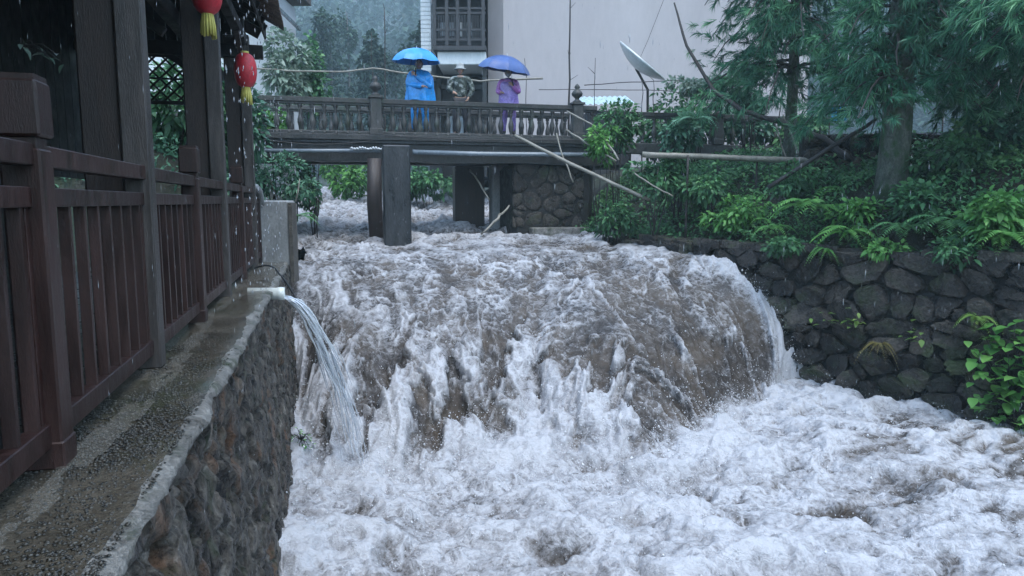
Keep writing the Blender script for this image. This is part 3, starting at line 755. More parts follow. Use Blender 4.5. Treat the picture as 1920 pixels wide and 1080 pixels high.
def tile_mesh():
    m = MB(); nseg = 6
    for q in range(2):
        for k in range(nseg + 1):
            a = math.pi * (k / nseg - 0.5)
            for th in (0.0, 0.018):
                m.v.append((0.115 * math.sin(a), -0.28 + 0.46 * q, 0.055 * (1 - math.cos(a)) * -1 + 0.04 + th + 0.24 * q))
    w = (nseg + 1) * 2
    for k in range(nseg):
        a = k * 2
        m.f += [(a, a + 2, w + a + 2, w + a), (a + 1, w + a + 1, w + a + 3, a + 3), (a, a + 1, a + 3, a + 2), (w + a, w + a + 2, w + a + 3, w + a + 1)]
    m.f += [(0, w, w + 1, 1), (w - 2, w - 1, 2 * w - 1, 2 * w - 2)]
    return m
tm = tile_mesh()
tm2 = MB()
for v in tm.v:                                   # tile axis points up the slope (to the left), frame coordinates
    p = N * v[1] + U * v[0]; tm2.v.append((p.x, p.y, v[2]))
tm2.f = tm.f; tile_me = tm2.mesh('tile', True)
for k in range(57):
    t = -4.0 + k * 0.222
    o = link('tile', tile_me, M['roof_tile'], rf, W(t, -0.24, roofz(-0.24) + 0.05) - po_); o.rotation_euler = (0, 0, random.uniform(-.05, .05))
m = MB()
for row in range(1, 9):
    for k in range(57):
        b = W(-4.0 + k * 0.222, -0.24 + row * 0.235, roofz(-0.24 + row * 0.235) + 0.07)
        m.add([b + Vector(v) for v in tm2.v], tm2.f)
tag(m.build('tile_field', M['roof_tile'], rf, True), kind='stuff')
# far gable lattice frieze
la = MB(); zl0, zl1, ll0, ll1, tl = 2.30, 2.93, 0.45, 2.0, 8.05
MB().bar(W(tl, ll0, zl0), W(tl, ll1, zl0), 0.05, 0.05).build('lattice_rail', M['dark_wood'], pv)
MB().bar(W(tl, ll0, zl1), W(tl, ll1, zl1), 0.05, 0.05).build('lattice_rail', M['dark_wood'], pv)
MB().bar(W(tl, ll0, 2.62), W(tl, ll1, 2.62), 0.02, 0.025).build('lattice_rail', M['dark_wood'], pv)
hh = zl1 - zl0
for k in range(-4, 16):
    for sg in (1, -1):
        x0 = ll0 + k * 0.17; x1 = x0 + hh
        if sg < 0: x0, x1 = x1, x0
        za, zb_ = zl0, zl1
        def cut(xa, z_a, xb, z_b):
            pts = []
            for f in (0, 1):
                pts.append((xa + (xb - xa) * f, z_a + (z_b - z_a) * f))
            out = []
            for (x, zz) in pts:
                if x < ll0: f = (ll0 - xa) / (xb - xa); x, zz = ll0, z_a + (z_b - z_a) * f
                if x > ll1: f = (ll1 - xa) / (xb - xa); x, zz = ll1, z_a + (z_b - z_a) * f
                out.append((x, zz))
            return out
        if max(x0, x1) <= ll0 + 0.05 or min(x0, x1) >= ll1 - 0.05: continue
        (xa, z_a), (xb, z_b) = cut(x0, za, x1, zb_)
        MB().bar(W(tl + 0.012 * sg, xa, z_a), W(tl + 0.012 * sg, xb, z_b), 0.016, 0.026).build('lattice_strip', M['dark_wood'], pv)
for k in range(15):
    l = 0.1 + k * 0.14; zt = roofz(l) - 0.02
    MB().box(W(8.12, l, (2.95 + zt) / 2), (0.135, 0.03, zt - 2.95), PHI).build('gable_board', M['dark_wood'], pv)
# back wall of planks, and the low wall in front of it
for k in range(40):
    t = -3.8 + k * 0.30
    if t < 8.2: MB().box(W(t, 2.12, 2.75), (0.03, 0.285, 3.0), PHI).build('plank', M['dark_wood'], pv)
lo = empty('low_wall', W(1, 2.6, 0), 'low dark stone wall with a pale cap behind the left railing', 'wall')
MB().box(W(1.5, 1.85, 0.68), (0.35, 6.0, 1.36), PHI).build('wall_core', M['rmortar'], lo)
MB().box(W(1.5, 1.85, 1.40), (0.42, 6.1, 0.07), PHI).build('wall_cap', M['concrete'], lo)
pl = MB(); q0 = P(189, 345, 4.7); pl.tube([Vector((q0.x + 0.09, q0.y, 0.0)), q0, P(178, 220, 4.7), P(170, 138, 4.7)], [0.014, 0.013, 0.012, 0.010], 8)
tag(pl.build('pale_pole', M['bamboo'], smooth=True), 'thin pale pole leaning beside the nearest broad pavilion column', 'pole')
cb = MB(); cb.tube([W(0.2 + 0.1 * k, 1.4, 2.20 - 0.02 * math.sin(k / 16 * math.pi)) for k in range(0, 17)], 0.009, 6)
tag(cb.build('cable', M['bamboo'], smooth=True), 'pale cable strung across the dark pavilion interior', 'cable')

# ------------------------------------------------------------------ red lanterns
def lantern(p, top, r, h, label):
    e = empty('red_lantern', p, label, 'lantern', 'red lanterns under the eave')
    m = MB(); prof = []
    for k in range(13):
        a = math.pi * k / 12; zz = -math.cos(a); rr = max(0.30, math.sin(a) ** 0.62)
        prof.append((r * rr, h / 2 * zz))
    n = 20; m.lathe(p, prof, n)
    for i in range(len(m.v)):                                     # pleated by the ribs
        v = Vector(m.v[i]); d = Vector((v.x - p.x, v.y - p.y, 0)); k = 1.0 + (0.025 if (i % n) % 2 else -0.025)
        m.v[i] = (p.x + d.x * k, p.y + d.y * k, v.z)
    m.build('shade', M['red'], e, True)
    for s in (-1, 1):
        MB().lathe(p + Vector((0, 0, s * h / 2)), [(r * 0.36, -0.018), (r * 0.38, 0.0), (r * 0.36, 0.018)], 16).build('ring', M['tassel'], e, True)
    for k in range(14):
        a = 2 * math.pi * k / 14; q = p + Vector((math.cos(a) * r * 0.3, math.sin(a) * r * 0.3, -h / 2))
        m = MB(); L = random.uniform(0.15, 0.20)
        m.tube([q, q + Vector((math.cos(a) * 0.012, math.sin(a) * 0.012, -L * 0.5)), q + Vector((math.cos(a) * 0.02, math.sin(a) * 0.02, -L))], [0.011, 0.014, 0.010], 6)
        m.build('tassel', M['tassel'], e, True)
    MB().tube([p + Vector((0, 0, h / 2)), Vector((p.x + 0.01, p.y, (p.z + top) / 2)), Vector((p.x, p.y, top))], 0.005, 5).build('cord', M['black'], e)
q = P(460, 132, 8.7); lantern(q, 3.12, 0.128, 0.40, 'whole red lantern with yellow tassel hanging near the pavilion end')
q = P(387, -18, 6.4); lantern(q, 3.12, 0.128, 0.40, 'red lantern cut off by the top edge, its yellow tassel showing')

# ------------------------------------------------------------------ concrete pillar, handrail elbow, pipe, hose
cp = empty('concrete_pillar', (-3.78, 11.5, -0.3), 'pale concrete pillar at the far end of the ledge', 'pillar')
m = MB(); m.box((-3.75, 11.45, 0.32), (0.46, 0.42, 1.30), 0.05)
for i, v in enumerate(m.v): m.v[i] = tuple(Vector(v) + Vector((mnoise.noise(Vector(v) * 3), mnoise.noise(Vector(v) * 3 + Vector((5, 0, 0))), 0)) * 0.012)
m.build('shaft', M['concrete'], cp)
MB().box((-3.49, 11.38, 0.30), (0.06, 0.30, 1.26), 0.05).build('side_board', M['mortar'], cp)
m = MB(); pts = [W(8.0, -0.02, 1.17), W(8.5, -0.03, 1.165), W(8.8, -0.05, 1.12), W(8.95, -0.06, 1.02), W(9.0, -0.06, 0.9)]
m.tube(pts, [0.05, 0.052, 0.052, 0.05, 0.048], 10)
tag(m.build('bent_pipe', M['concrete'], smooth=True), 'pale bent pipe over the end of the wooden railing', 'pipe')
st = MB(); st.tube([Vector((-3.50, 11.6, 0.95)), Vector((-3.46, 11.62, 1.12)), Vector((-3.42, 11.6, 1.32))], [0.02, 0.015, 0.008], 6)
tag(st.build('stick', M['bamboo'], smooth=True), 'short pale stick standing on the concrete pillar', 'stick')
tt = (7.55 - 2.5) / U.y
a, b = W(tt, LE + 0.25, -0.035), W(tt, LE - 0.13, -0.045)
m = MB(); ax = (b - a).normalized(); q = ax.to_track_quat('Z', 'Y').to_matrix(); L = (b - a).length
m.lathe(a, [(0.066, 0), (0.066, L * 0.8), (0.072, L * 0.82), (0.072, L), (0.060, L), (0.058, L * 0.6)], 20, q)
tag(m.build('drain_pipe', M['pvc'], smooth=True), 'white plastic drain pipe poking out of the ledge edge', 'pipe')
# jet of water from the pipe: many strands that spread as they fall
parts_, off_ = [], 0; nr, nk = 18, 5; VV, FF = [], []
for s_ in range(85):
    an0, r0_ = rng.uniform(0, 6.28), math.sqrt(rng.uniform(0, 1)); f0_ = rng.uniform(0, 0.85) ** 1.3; w0 = rng.uniform(0.003, 0.0085) * (1.3 - 0.6 * f0_); f1 = min(1.0, f0_ + rng.uniform(0.12, 0.45)); vx = rng.normal(0.80, 0.06)
    for i in range(nr):
        f = f0_ + (f1 - f0_) * i / (nr - 1); p = b + Vector((vx * f, 0.05 * f, -0.03 - 0.12 * f - 2.0 * f * f))
        sp = 0.034 + 0.11 * f ** 1.4; ox, oy = math.cos(an0 + f) * r0_ * sp, math.sin(an0 + f) * r0_ * sp
        wob = mnoise.noise(Vector((s_ * 3.1, f * 7, 0))) * 0.07 * f
        w = w0 * (1 + 0.5 * mnoise.noise(Vector((s_ * 1.7, f * 16, 4)))) * max(0.12, math.sin(math.pi * (0.04 + 0.92 * i / (nr - 1))) ** 0.5)
        for k in range(nk):
            t_ = 6.2832 * k / nk; VV.append((p.x + ox + wob + math.cos(t_) * w, p.y + oy + math.sin(t_) * w, p.z + oy * 0.6 * (1 - f) + math.cos(t_) * w * (1 - f)))
    for i in range(nr - 1):
        for k in range(nk): FF.append((off_ + i * nk + k, off_ + i * nk + (k + 1) % nk, off_ + (i + 1) * nk + (k + 1) % nk, off_ + (i + 1) * nk + k))
    off_ += nr * nk
jf = rng.uniform(0.12, 1.0, 700); js = 0.05 + 0.11 * jf
jp = np.stack([b.x + 0.80 * jf + rng.normal(0, 1, 700) * js * 0.7, b.y + 0.05 * jf + rng.normal(0, 1, 700) * js * 0.6, b.z - 0.03 - 0.12 * jf - 2.0 * jf ** 2 + rng.normal(0, 0.04, 700)], -1)
jl = np.stack([b.x + 0.80 + rng.normal(0, 0.20, 900), b.y + 0.05 + rng.normal(0, 0.20, 900), b.z - 2.15 + np.abs(rng.normal(0, 0.16, 900))], -1)
scatter_blobs('jet_drops', np.concatenate([jp, jl]), rng.uniform(0.002, 0.006, 1600), M['foam'], label='drops torn from the drain pipe stream', cat='spray')
tag(link('water_jet', np_mesh('water_jet', np.array(VV), np.array(FF), True), M['drop']), 'thin stream of water arcing down from the drain pipe', 'water')
m = MB(); hz = []
for k in range(16):
    f = k / 15; p0 = W(7.6, -0.05, 0.03); p1 = W(6.3, LE - 0.30, -0.45)
    p = p0.lerp(p1, f); p.z += 0.26 * math.sin(f * math.pi) * (1.0 if f < 0.5 else 0.9); hz.append(p)
m.tube(hz, 0.013, 7); tag(m.build('black_hose', M['black'], smooth=True), 'black hose arching from the ledge over the water', 'hose')

# ------------------------------------------------------------------ bridge
BA, BB = Vector((-7.2, 15.1, 0)), Vector((1.75, 17.25, 0))
bd = (BB - BA).normalized(); bn = Vector((-bd.y, bd.x, 0)); BL = (BB - BA).length; BR = math.atan2(bd.y, bd.x)
def Bp(s, o, z): return Vector((BA.x + bd.x * s + bn.x * o, BA.y + bd.y * s + bn.y * o, z))
def bs(px, o=0.0):
    """distance along the bridge where a photograph column meets its front edge"""
    k = (px - 960) / FPX * 1.0
    best = min((abs(Bp(s / 100, o, 0).x / (Bp(s / 100, o, 0).y * math.cos(PITCH) - 1.6 * math.sin(PITCH)) - k), s / 100) for s in range(0, int(BL * 100) + 600))
    return best[1]
br = empty('stone_bridge', Bp(BL / 2, 1, 0), 'dark weathered bridge with balustrades over the flooded stream', 'bridge'); bo = origin(br)
def bbox(name, s0, s1, o0, o1, z0, z1, mat, parent=br):
    m = MB(); m.box(Bp((s0 + s1) / 2, (o0 + o1) / 2, (z0 + z1) / 2), (s1 - s0, o1 - o0, z1 - z0), BR); return m.build(name, mat, parent)
bbox('deck', -0.6, BL + 0.6, 0.02, 2.3, 2.26, 2.50, M['bridge'])
bbox('front_kerb', -0.6, BL + 0.6, -0.10, 0.20, 2.30, 2.42, M['bridge'])
bbox('front_ledge', -0.6, BL + 0.5, -0.06, 0.10, 2.235, 2.297, M['pier'])
m = MB()                                                         # main beam, a little shallower at mid span
for k in range(25):
    s = -0.6 + (BL + 1.0) * k / 24; zb = 1.86 - 0.05 * math.sin(k * 0.9) * 0.3 - 0.04 * (k / 24)
    for o, z in ((0.0, 2.232), (0.03, zb), (0.42, zb), (0.42, 2.232)): m.v.append(tuple(Bp(s, o, z)))
for k in range(24):
    for q in range(4): m.f.append((k * 4 + q, k * 4 + (q + 1) % 4, k * 4 + 4 + (q + 1) % 4, k * 4 + 4 + q))
m.f += [(0, 1, 2, 3), (99, 98, 97, 96)]
m.build('beam', M['bridge'], br)
bbox('beam', -0.6, BL + 0.4, 1.75, 2.15, 1.86, 2.258, M['bridge'])
prof = [(0.052, 0.0), (0.052, 0.05), (0.030, 0.065), (0.030, 0.10), (0.050, 0.17), (0.066, 0.25), (0.060, 0.32), (0.036, 0.40), (0.028, 0.46), (0.040, 0.51), (0.040, 0.53), (0.028, 0.55), (0.050, 0.58), (0.050, 0.65)]
bal = MB().lathe((0, 0, 0), prof, 10).mesh('baluster', True)
def balustrade(o, s0, s1, post_s, zbase, step, zr, parent=br, mat='baluster', wob=0.02):
    edges = [s0] + sorted(post_s) + [s1]
    for a, b in zip(edges[:-1], edges[1:]):
        if b - a < 0.3: continue
        m = MB(); m.box(Bp((a + b) / 2, o, zr), (b - a - 0.04, 0.17, 0.10), BR); m.build('hand_rail', M[mat], parent)
        m = MB(); m.box(Bp((a + b) / 2, o, zr - 0.075), (b - a - 0.06, 0.11, 0.045), BR); m.build('rail_moulding', M[mat], parent)
        n = max(1, round((b - a) / step))
        for k in range(n):
            s = a + (k + 0.5) * (b - a) / n
            x = link('baluster', bal, M[mat], parent, Bp(s, o, zbase) - origin(parent)); x.rotation_euler = (random.uniform(-wob, wob), random.uniform(-wob, wob), random.random() * 3)
def newel(s, o, z0, h, parent=br, mat='baluster'):
    m = MB(); m.box(Bp(s, o, z0 + h / 2), (0.25, 0.25, h), BR); m.box(Bp(s, o, z0 + h + 0.025), (0.31, 0.31, 0.05), BR); m.box(Bp(s, o, z0 + 0.07), (0.30, 0.30, 0.14), BR)
    p = m.build('newel_post', M[mat], parent)
    m = MB(); m.lathe(Bp(s, o, z0 + h + 0.05), [(0.10, 0), (0.11, 0.03), (0.05, 0.07), (0.05, 0.10), (0.12, 0.16), (0.135, 0.21), (0.10, 0.27), (0.04, 0.31), (0.07, 0.35), (0.05, 0.40), (0.01, 0.44)], 12)
    m.build('finial', M[mat], p, True)
s_mid, s_right = bs(706), bs(1083)
balustrade(0.06, -0.4, BL + 0.3, [s_mid, s_right], 2.42, 0.245, 3.15)
newel(s_mid, 0.05, 2.42, 0.80); newel(s_right, 0.05, 2.42, 0.80)
balustrade(2.15, -0.4, BL + 0.3, [s_mid + 0.1], 2.50, 0.245, 3.23)
newel(s_mid + 0.1, 2.15, 2.5, 0.8)
# piers
m = MB(); m.box(P(742, 280, 15.05).lerp(P(742, 470, 15.05), 0.0) + Vector((0, 0, -1.1)), (0.56, 0.42, 2.35), BR)
m.build('front_pier', M['pier'], br)
c = P(702, 300, 15.75); m = MB(); m.tube([Vector((c.x, c.y, 1.88)), Vector((c.x - 0.02, c.y, 0.9)), Vector((c.x + 0.06, c.y, -0.9))], [0.155, 0.17, 0.16], 9)
m.build('timber_pier', M['column'], br, True)
c = P(878, 330, 19.0); m = MB(); m.box(Vector((c.x, c.y, 0.55)), (0.78, 0.5, 2.65), BR); m.build('rear_pier', M['column'], br)
c = P(935, 330, 18.6); m = MB(); m.box(Vector((c.x, c.y, 0.75)), (0.44, 0.4, 2.3), BR); m.build('pale_pier', M['concrete'], br)
# right abutment in stone
ab = empty('bridge_abutment', Bp(bs(1010), 0.5, 0), 'stone abutment holding the right end of the bridge', 'abutment')
s0, s1 = bs(985), bs(1075) + 0.35
m = MB(); m.box(Bp((s0 + s1) / 2, 1.25, 0.85), (s1 - s0 + 0.5, 2.1, 1.98), BR); m.build('wall_core', M['rmortar'], ab)
stones(ab, M['rstone'], lambda s, z, o: Bp(s, 0.20 - o, z), (s0 - 0.25, 0.32, s1, 1.84), 0.30, 1.1, 0.03, 0.005, 12, drop=0.3, inner=(0.75, 0.9), tilt=0.4)
mm_ = MB(); mm_.box(Bp((s0 + s1) / 2 + 0.1, 0.10, 0.12), (s1 - s0 - 0.1, 0.5, 0.44), BR); mm_.build('footing', M['lip'], ab)
# left abutment
al = empty('bridge_abutment', Bp(0.6, 0.5, 0), 'dark abutment at the left bank, half hidden by leaves', 'abutment')
m = MB(); m.box(Bp(0.55, 1.15, 0.8), (2.0, 2.0, 2.1), BR); m.build('wall_core', M['rmortar'], al)
stones(al, M['rstone'], lambda s, z, o: Bp(s, 0.13 - o, z), (-0.3, 0.1, 1.5, 1.84), 0.32, 1.1, 0.08, 0.012, 14)
# pipes on the bridge face
m = MB(); m.tube([Bp(bs(495), -0.12, 2.03), Bp(bs(600), -0.13, 2.045), Bp(bs(712), -0.12, 2.07)], 0.045, 10)
tag(m.build('water_pipe', M['grey_pipe'], smooth=True), 'grey pipe along the bridge face left of the front pier', 'pipe')
m = MB(); m.tube([Bp(bs(772), -0.12, 2.05), Bp(bs(900), -0.12, 2.03), Bp(bs(1000), -0.12, 2.04), Bp(bs(1105), -0.14, 2.05)], 0.055, 10)
tag(m.build('water_pipe', M['grey_pipe'], smooth=True), 'grey-blue pipe along the bridge face right of the front pier', 'pipe')
m = MB()
for k in range(12):
    f = k / 11; m.tube([Bp(bs(655 + 55 * f), -0.19 + 0.02 * math.sin(k * 3), 2.10), Bp(bs(658 + 55 * f), -0.20, 2.115 + 0.02 * math.sin(k * 5)), Bp(bs(662 + 55 * f), -0.19, 2.09)], [0.01, 0.028, 0.012], 6)
tag(m.build('rag', M['mask'], smooth=True), 'white rag caught on the pipe beside the front pier', 'rag')
# sagging cables on the bridge face
for z0, sag, a, b, nm in ((2.28, 0.10, 480, 700, 'thin black cable sagging along the left half of the bridge'), (2.40, 0.05, 720, 1090, 'thin black cable along the foot of the right balustrade')):
    m = MB(); m.tube([Bp(bs(a) + (bs(b) - bs(a)) * k / 14, -0.16, z0 - sag * math.sin(math.pi * k / 14)) for k in range(15)], 0.010, 5)
    tag(m.build('cable', M['black'], smooth=True), nm, 'cable')
# second balustrade on the right bank, continuing the bridge line
fe = empty('concrete_fence', Bp(BL + 3, 0.3, 2.0), 'overgrown concrete balustrade fence behind the right bank', 'fence')
m = MB(); m.box(Bp(BL + 3.75, 0.3, 2.25), (6.6, 0.24, 0.26), BR); m.build('plinth', M['bridge'], fe)
balustrade(0.3, BL + 0.5, BL + 6.9, [BL + 3.6], 2.38, 0.30, 3.08, fe); newel(BL + 3.6, 0.3, 2.38, 0.7, fe)

# ------------------------------------------------------------------ people
def skin_mesh(joints, edges, root, levels=2):
    names = list(joints); idx = {k: i for i, k in enumerate(names)}
    me = bpy.data.meshes.new('body'); me.from_pydata([joints[k][0] for k in names], [(idx[a], idx[b]) for a, b in edges], []); me.update()
    o = bpy.data.objects.new('tmp_body', me); col.objects.link(o)
    o.modifiers.new('skin', 'SKIN')
    for k in names:
        sv = me.skin_vertices[0].data[idx[k]]; r = joints[k][1]; sv.radius = r if hasattr(r, '__len__') else (r, r); sv.use_root = (k == root)
    sub = o.modifiers.new('sub', 'SUBSURF'); sub.levels = levels; sub.render_levels = levels
    dg = bpy.context.evaluated_depsgraph_get(); ev = o.evaluated_get(dg)
    out = bpy.data.meshes.new_from_object(ev)
    bpy.data.objects.remove(o)
    return out
def merge_mesh(mb, me):
    mb.add([v.co for v in me.vertices], [tuple(p.vertices) for p in me.polygons])
def head_into(mb, c, r, face):
    """head with brow, nose, chin and ears; face is the direction it looks"""
    f = Vector(face).normalized(); sd_ = f.cross(Vector((0, 0, 1))).normalized(); up = sd_.cross(f)
    n, q = 18, 14; V = []; Fc = []
    for i in range(q + 1):
        a = math.pi * i / q - math.pi / 2; z = math.sin(a) * r * 1.30; w = math.cos(a)
        jaw = 1.0 - 0.24 * max(0, -math.sin(a))
        for k in range(n):
            t = 2 * math.pi * k / n; x = math.sin(t) * w * r * 0.88 * jaw; y = math.cos(t) * w * r * 1.05
            fr = max(0, math.cos(t)) ** 6
            if -0.35 < math.sin(a) < 0.05: y += r * 0.24 * max(0, math.cos(t)) ** 30 * (0.4 - math.sin(a))
            if 0.0 < math.sin(a) < 0.30: y -= r * 0.10 * max(0, math.cos(t - 0.42)) ** 24 + r * 0.10 * max(0, math.cos(t + 0.42)) ** 24
            if math.sin(a) < -0.7: y += r * 0.10 * fr
            V.append(Vector(c) + sd_ * x + f * y + up * z)
    for i in range(q):
        for k in range(n): Fc.append((i * n + k, i * n + (k + 1) % n, (i + 1) * n + (k + 1) % n, (i + 1) * n + k))
    mb.add(V, Fc)
    for s in (-1, 1):
        p = Vector(c) + sd_ * s * r * 0.88; mb.tube([p + up * r * 0.28, p + sd_ * s * r * 0.16 + up * r * 0.05, p - up * r * 0.30], [r * 0.08, r * 0.16, r * 0.06], 6)
    return f, sd_, up
def eyes_brows(parent, c, r, f, sd_, up):
    m = MB()
    for s in (-1, 1):
        p = Vector(c) + f * r * 0.90 + sd_ * s * r * 0.34 + up * r * 0.14
        m.lathe(p, [(0.0005, -0.006), (0.008, -0.003), (0.009, 0), (0.008, 0.003), (0.0005, 0.006)], 8, f.to_track_quat('Z', 'Y').to_matrix())
        m.tube([p + up * r * 0.2 - sd_ * r * 0.16, p + up * r * 0.25, p + up * r * 0.2 + sd_ * r * 0.16], 0.004, 5)
    m.build('eyes', M['hair'], parent)
    m = MB(); p = Vector(c) + f * r * 0.95 - up * r * 0.62
    m.tube([p - sd_ * r * 0.25, p + f * 0.004, p + sd_ * r * 0.25], [0.003, 0.007, 0.003], 6); m.build('mouth', M['pink'], parent)
def hand_joints(J, E, wrist, side, d, pn, curl=0.6):
    """palm and five curled fingers grown from the wrist along d; pn is where the palm faces"""
    d = Vector(d).normalized(); pn = Vector(pn).normalized(); w = d.cross(pn).normalized()
    p = Vector(J[wrist][0]); k = side + 'palm'
    J[k] = (p + d * 0.065, (0.032, 0.018)); E.append((wrist, k))
    for i, (o, L) in enumerate(((-0.030, 0.066), (-0.010, 0.078), (0.010, 0.074), (0.029, 0.058))):
        a, b, c = (side + 'f%d%s' % (i, s) for s in 'abc')
        q = p + d * 0.085 + w * o
        J[a] = (q, 0.0095); J[b] = (q + d * L * 0.5 + pn * L * 0.25 * curl, 0.0085); J[c] = (q + d * L * (0.75 - 0.5 * curl) + pn * L * 0.75 * curl, 0.007)
        E += [(k, a), (a, b), (b, c)]
    a, b = side + 'ta', side + 'tb'
    J[a] = (p + d * 0.05 - w * 0.045 + pn * 0.012, 0.010); J[b] = (p + d * 0.085 - w * 0.055 + pn * 0.035, 0.008); E += [(k, a), (a, b)]

def person(foot, H, face, rh, lh, re, le, label, stance=0.10, hips=0.0):
    """foot = ground point; rh / lh wrists and re / le elbows relative to it (x right of picture, y away, z up)"""
    e = empty('person', foot, label, 'person', 'people on the bridge')
    c = lambda x, y, z: Vector((x, y, z)) + Vector(foot)
    J = {'pel': (c(hips, 0, 0.52 * H), (0.135, 0.10)), 'waist': (c(hips * 0.6, 0, 0.61 * H), (0.125, 0.09)), 'chest': (c(0, 0.01, 0.73 * H), (0.15, 0.10)), 'neck0': (c(0, 0, 0.815 * H), (0.075, 0.06)), 'neck': (c(0, -0.01, 0.865 * H), 0.048)}
    E = [('pel', 'waist'), ('waist', 'chest'), ('chest', 'neck0'), ('neck0', 'neck')]
    for s, sx, el, wr in (('r', 1, re, rh), ('l', -1, le, lh)):
        J[s + 'sh'] = (c(sx * 0.118 * H, 0.0, 0.795 * H), 0.058); J[s + 'el'] = (c(*el), 0.042); J[s + 'wr'] = (c(*wr), 0.027)
        E += [('neck0', s + 'sh'), (s + 'sh', s + 'el'), (s + 'el', s + 'wr')]
        d = (Vector(wr) - Vector(el)).normalized(); pn = Vector((-sx * 0.5, -0.6, 0.2)) if abs(d.z) > 0.5 else Vector((0, -0.3, -1))
        hand_joints(J, E, s + 'wr', s, d, (pn - d * pn.dot(d)).normalized())
        J[s + 'hip'] = (c(hips + sx * 0.055 * H, 0, 0.49 * H), 0.085); J[s + 'kn'] = (c(sx * (0.05 * H + stance * 0.4), -0.025, 0.27 * H), 0.060)
        J[s + 'an'] = (c(sx * (0.05 * H + stance * 0.5), 0.02, 0.055 * H), 0.042); J[s + 'toe'] = (c(sx * (0.05 * H + stance * 0.7), -0.14, 0.03), 0.034)
        E += [('pel', s + 'hip'), (s + 'hip', s + 'kn'), (s + 'kn', s + 'an'), (s + 'an', s + 'toe')]
    mb = MB(); merge_mesh(mb, skin_mesh(J, E, 'pel'))
    hc = c(0, -0.025, 0.93 * H); r = 0.050 * H * 1.02
    fr = head_into(mb, hc, r, face)
    body = mb.build('body', M['skin'], e, True)
    eyes_brows(e, hc, r, *fr)
    return e, J, hc, r, fr, c
def cloth(e, name, mat, J, keys, edges, root, grow, H, z=None):
    JJ = {k: (J[k][0], tuple(q + grow for q in (J[k][1] if hasattr(J[k][1], '__len__') else (J[k][1],) * 2))) for k in keys}
    me = skin_mesh(JJ, edges, root)
    mb = MB(); merge_mesh(mb, me)
    for i in range(len(mb.v)):
        v = Vector(mb.v[i]); mb.v[i] = tuple(v + Vector((mnoise.noise(v * 9), mnoise.noise(v * 9 + Vector((3, 0, 0))), 0)) * 0.012)
    return mb.build(name, mat, e, True)
TOP = ['waist', 'chest', 'neck0', 'rsh', 'rel', 'rwr', 'lsh', 'lel', 'lwr', 'pel']
TOPE = [('pel', 'waist'), ('waist', 'chest'), ('chest', 'neck0'), ('neck0', 'rsh'), ('rsh', 'rel'), ('rel', 'rwr'), ('neck0', 'lsh'), ('lsh', 'lel'), ('lel', 'lwr')]
LEG = ['pel', 'rhip', 'rkn', 'ran', 'lhip', 'lkn', 'lan']; LEGE = [('pel', 'rhip'), ('rhip', 'rkn'), ('rkn', 'ran'), ('pel', 'lhip'), ('lhip', 'lkn'), ('lkn', 'lan')]
def boots(e, J, mat=None):
    for s in 'rl':
        a, t = Vector(J[s + 'an'][0]), Vector(J[s + 'toe'][0]); m = MB()
        m.tube([a + Vector((0, 0.01, 0.16)), a + Vector((0, 0.01, 0.02)), a + Vector((0, 0, -0.02))], [0.068, 0.062, 0.058], 10)
        m.tube([a + Vector((0, 0.05, -0.035)), (a + t) / 2 + Vector((0, 0, -0.005)), t + Vector((0, -0.06, 0.008))], [0.045, 0.052, 0.030], 8); m.build('boot', mat or M['boots'], e, True)
def poncho(e, c, H, mat, rx, z_hem, z_top, open_=0.0, seed=0, tilt=0.0):
    """draped raincoat: rings widening from the neck, with folds"""
    m = MB(); n, q = 40, 16
    for i in range(q + 1):
        f = i / q; z = z_top + (z_hem - z_top) * f
        g = min(1, f / 0.22) ** 0.6; w = 0.07 + (rx - 0.07) * g * (0.86 + 0.14 * f)
        for k in range(n):
            t = 2 * math.pi * k / n
            fold = 1 + 0.10 * f * math.sin(t * 6 + seed + 1.5 * math.sin(f * 3)) + 0.06 * f * math.sin(t * 11 + 2 * seed) + 0.05 * mnoise.noise(Vector((math.cos(t) * 2, math.sin(t) * 2, f * 4 + seed)))
            y = math.sin(t) * w * 0.66 * fold; x = math.cos(t) * w * fold
            m.v.append(tuple(c(x + tilt * f, y, z + 0.03 * f * math.sin(t * 3 + seed))))
    for i in range(q):
        for k in range(n): m.f.append((i * n + k, i * n + (k + 1) % n, (i + 1) * n + (k + 1) % n, (i + 1) * n + k))
    return m.build('raincoat', mat, e, True)
def hair(e, hc, r, fr, mat, long=0.0):
    f, sd_, up = fr; m = MB(); n, q = 16, 8
    for i in range(q + 1):
        a = math.pi / 2 - (math.pi * 0.62 + long) * i / q
        for k in range(n):
            t = 2 * math.pi * k / n; fb = math.cos(t)
            lim = a if fb < 0.45 else max(a, 0.42)
            w = math.cos(lim) if lim > 0 else 1 - 0.12 * abs(lim)
            m.v.append(tuple(hc + sd_ * math.sin(t) * w * r * 0.98 + f * (math.cos(t) * w * r * 1.08 - r * 0.06) + up * math.sin(lim) * r * 1.36))
    for i in range(q):
        for k in range(n): m.f.append((i * n + k, i * n + (k + 1) % n, (i + 1) * n + (k + 1) % n, (i + 1) * n + k))
    m.build('hair', mat, e, True)
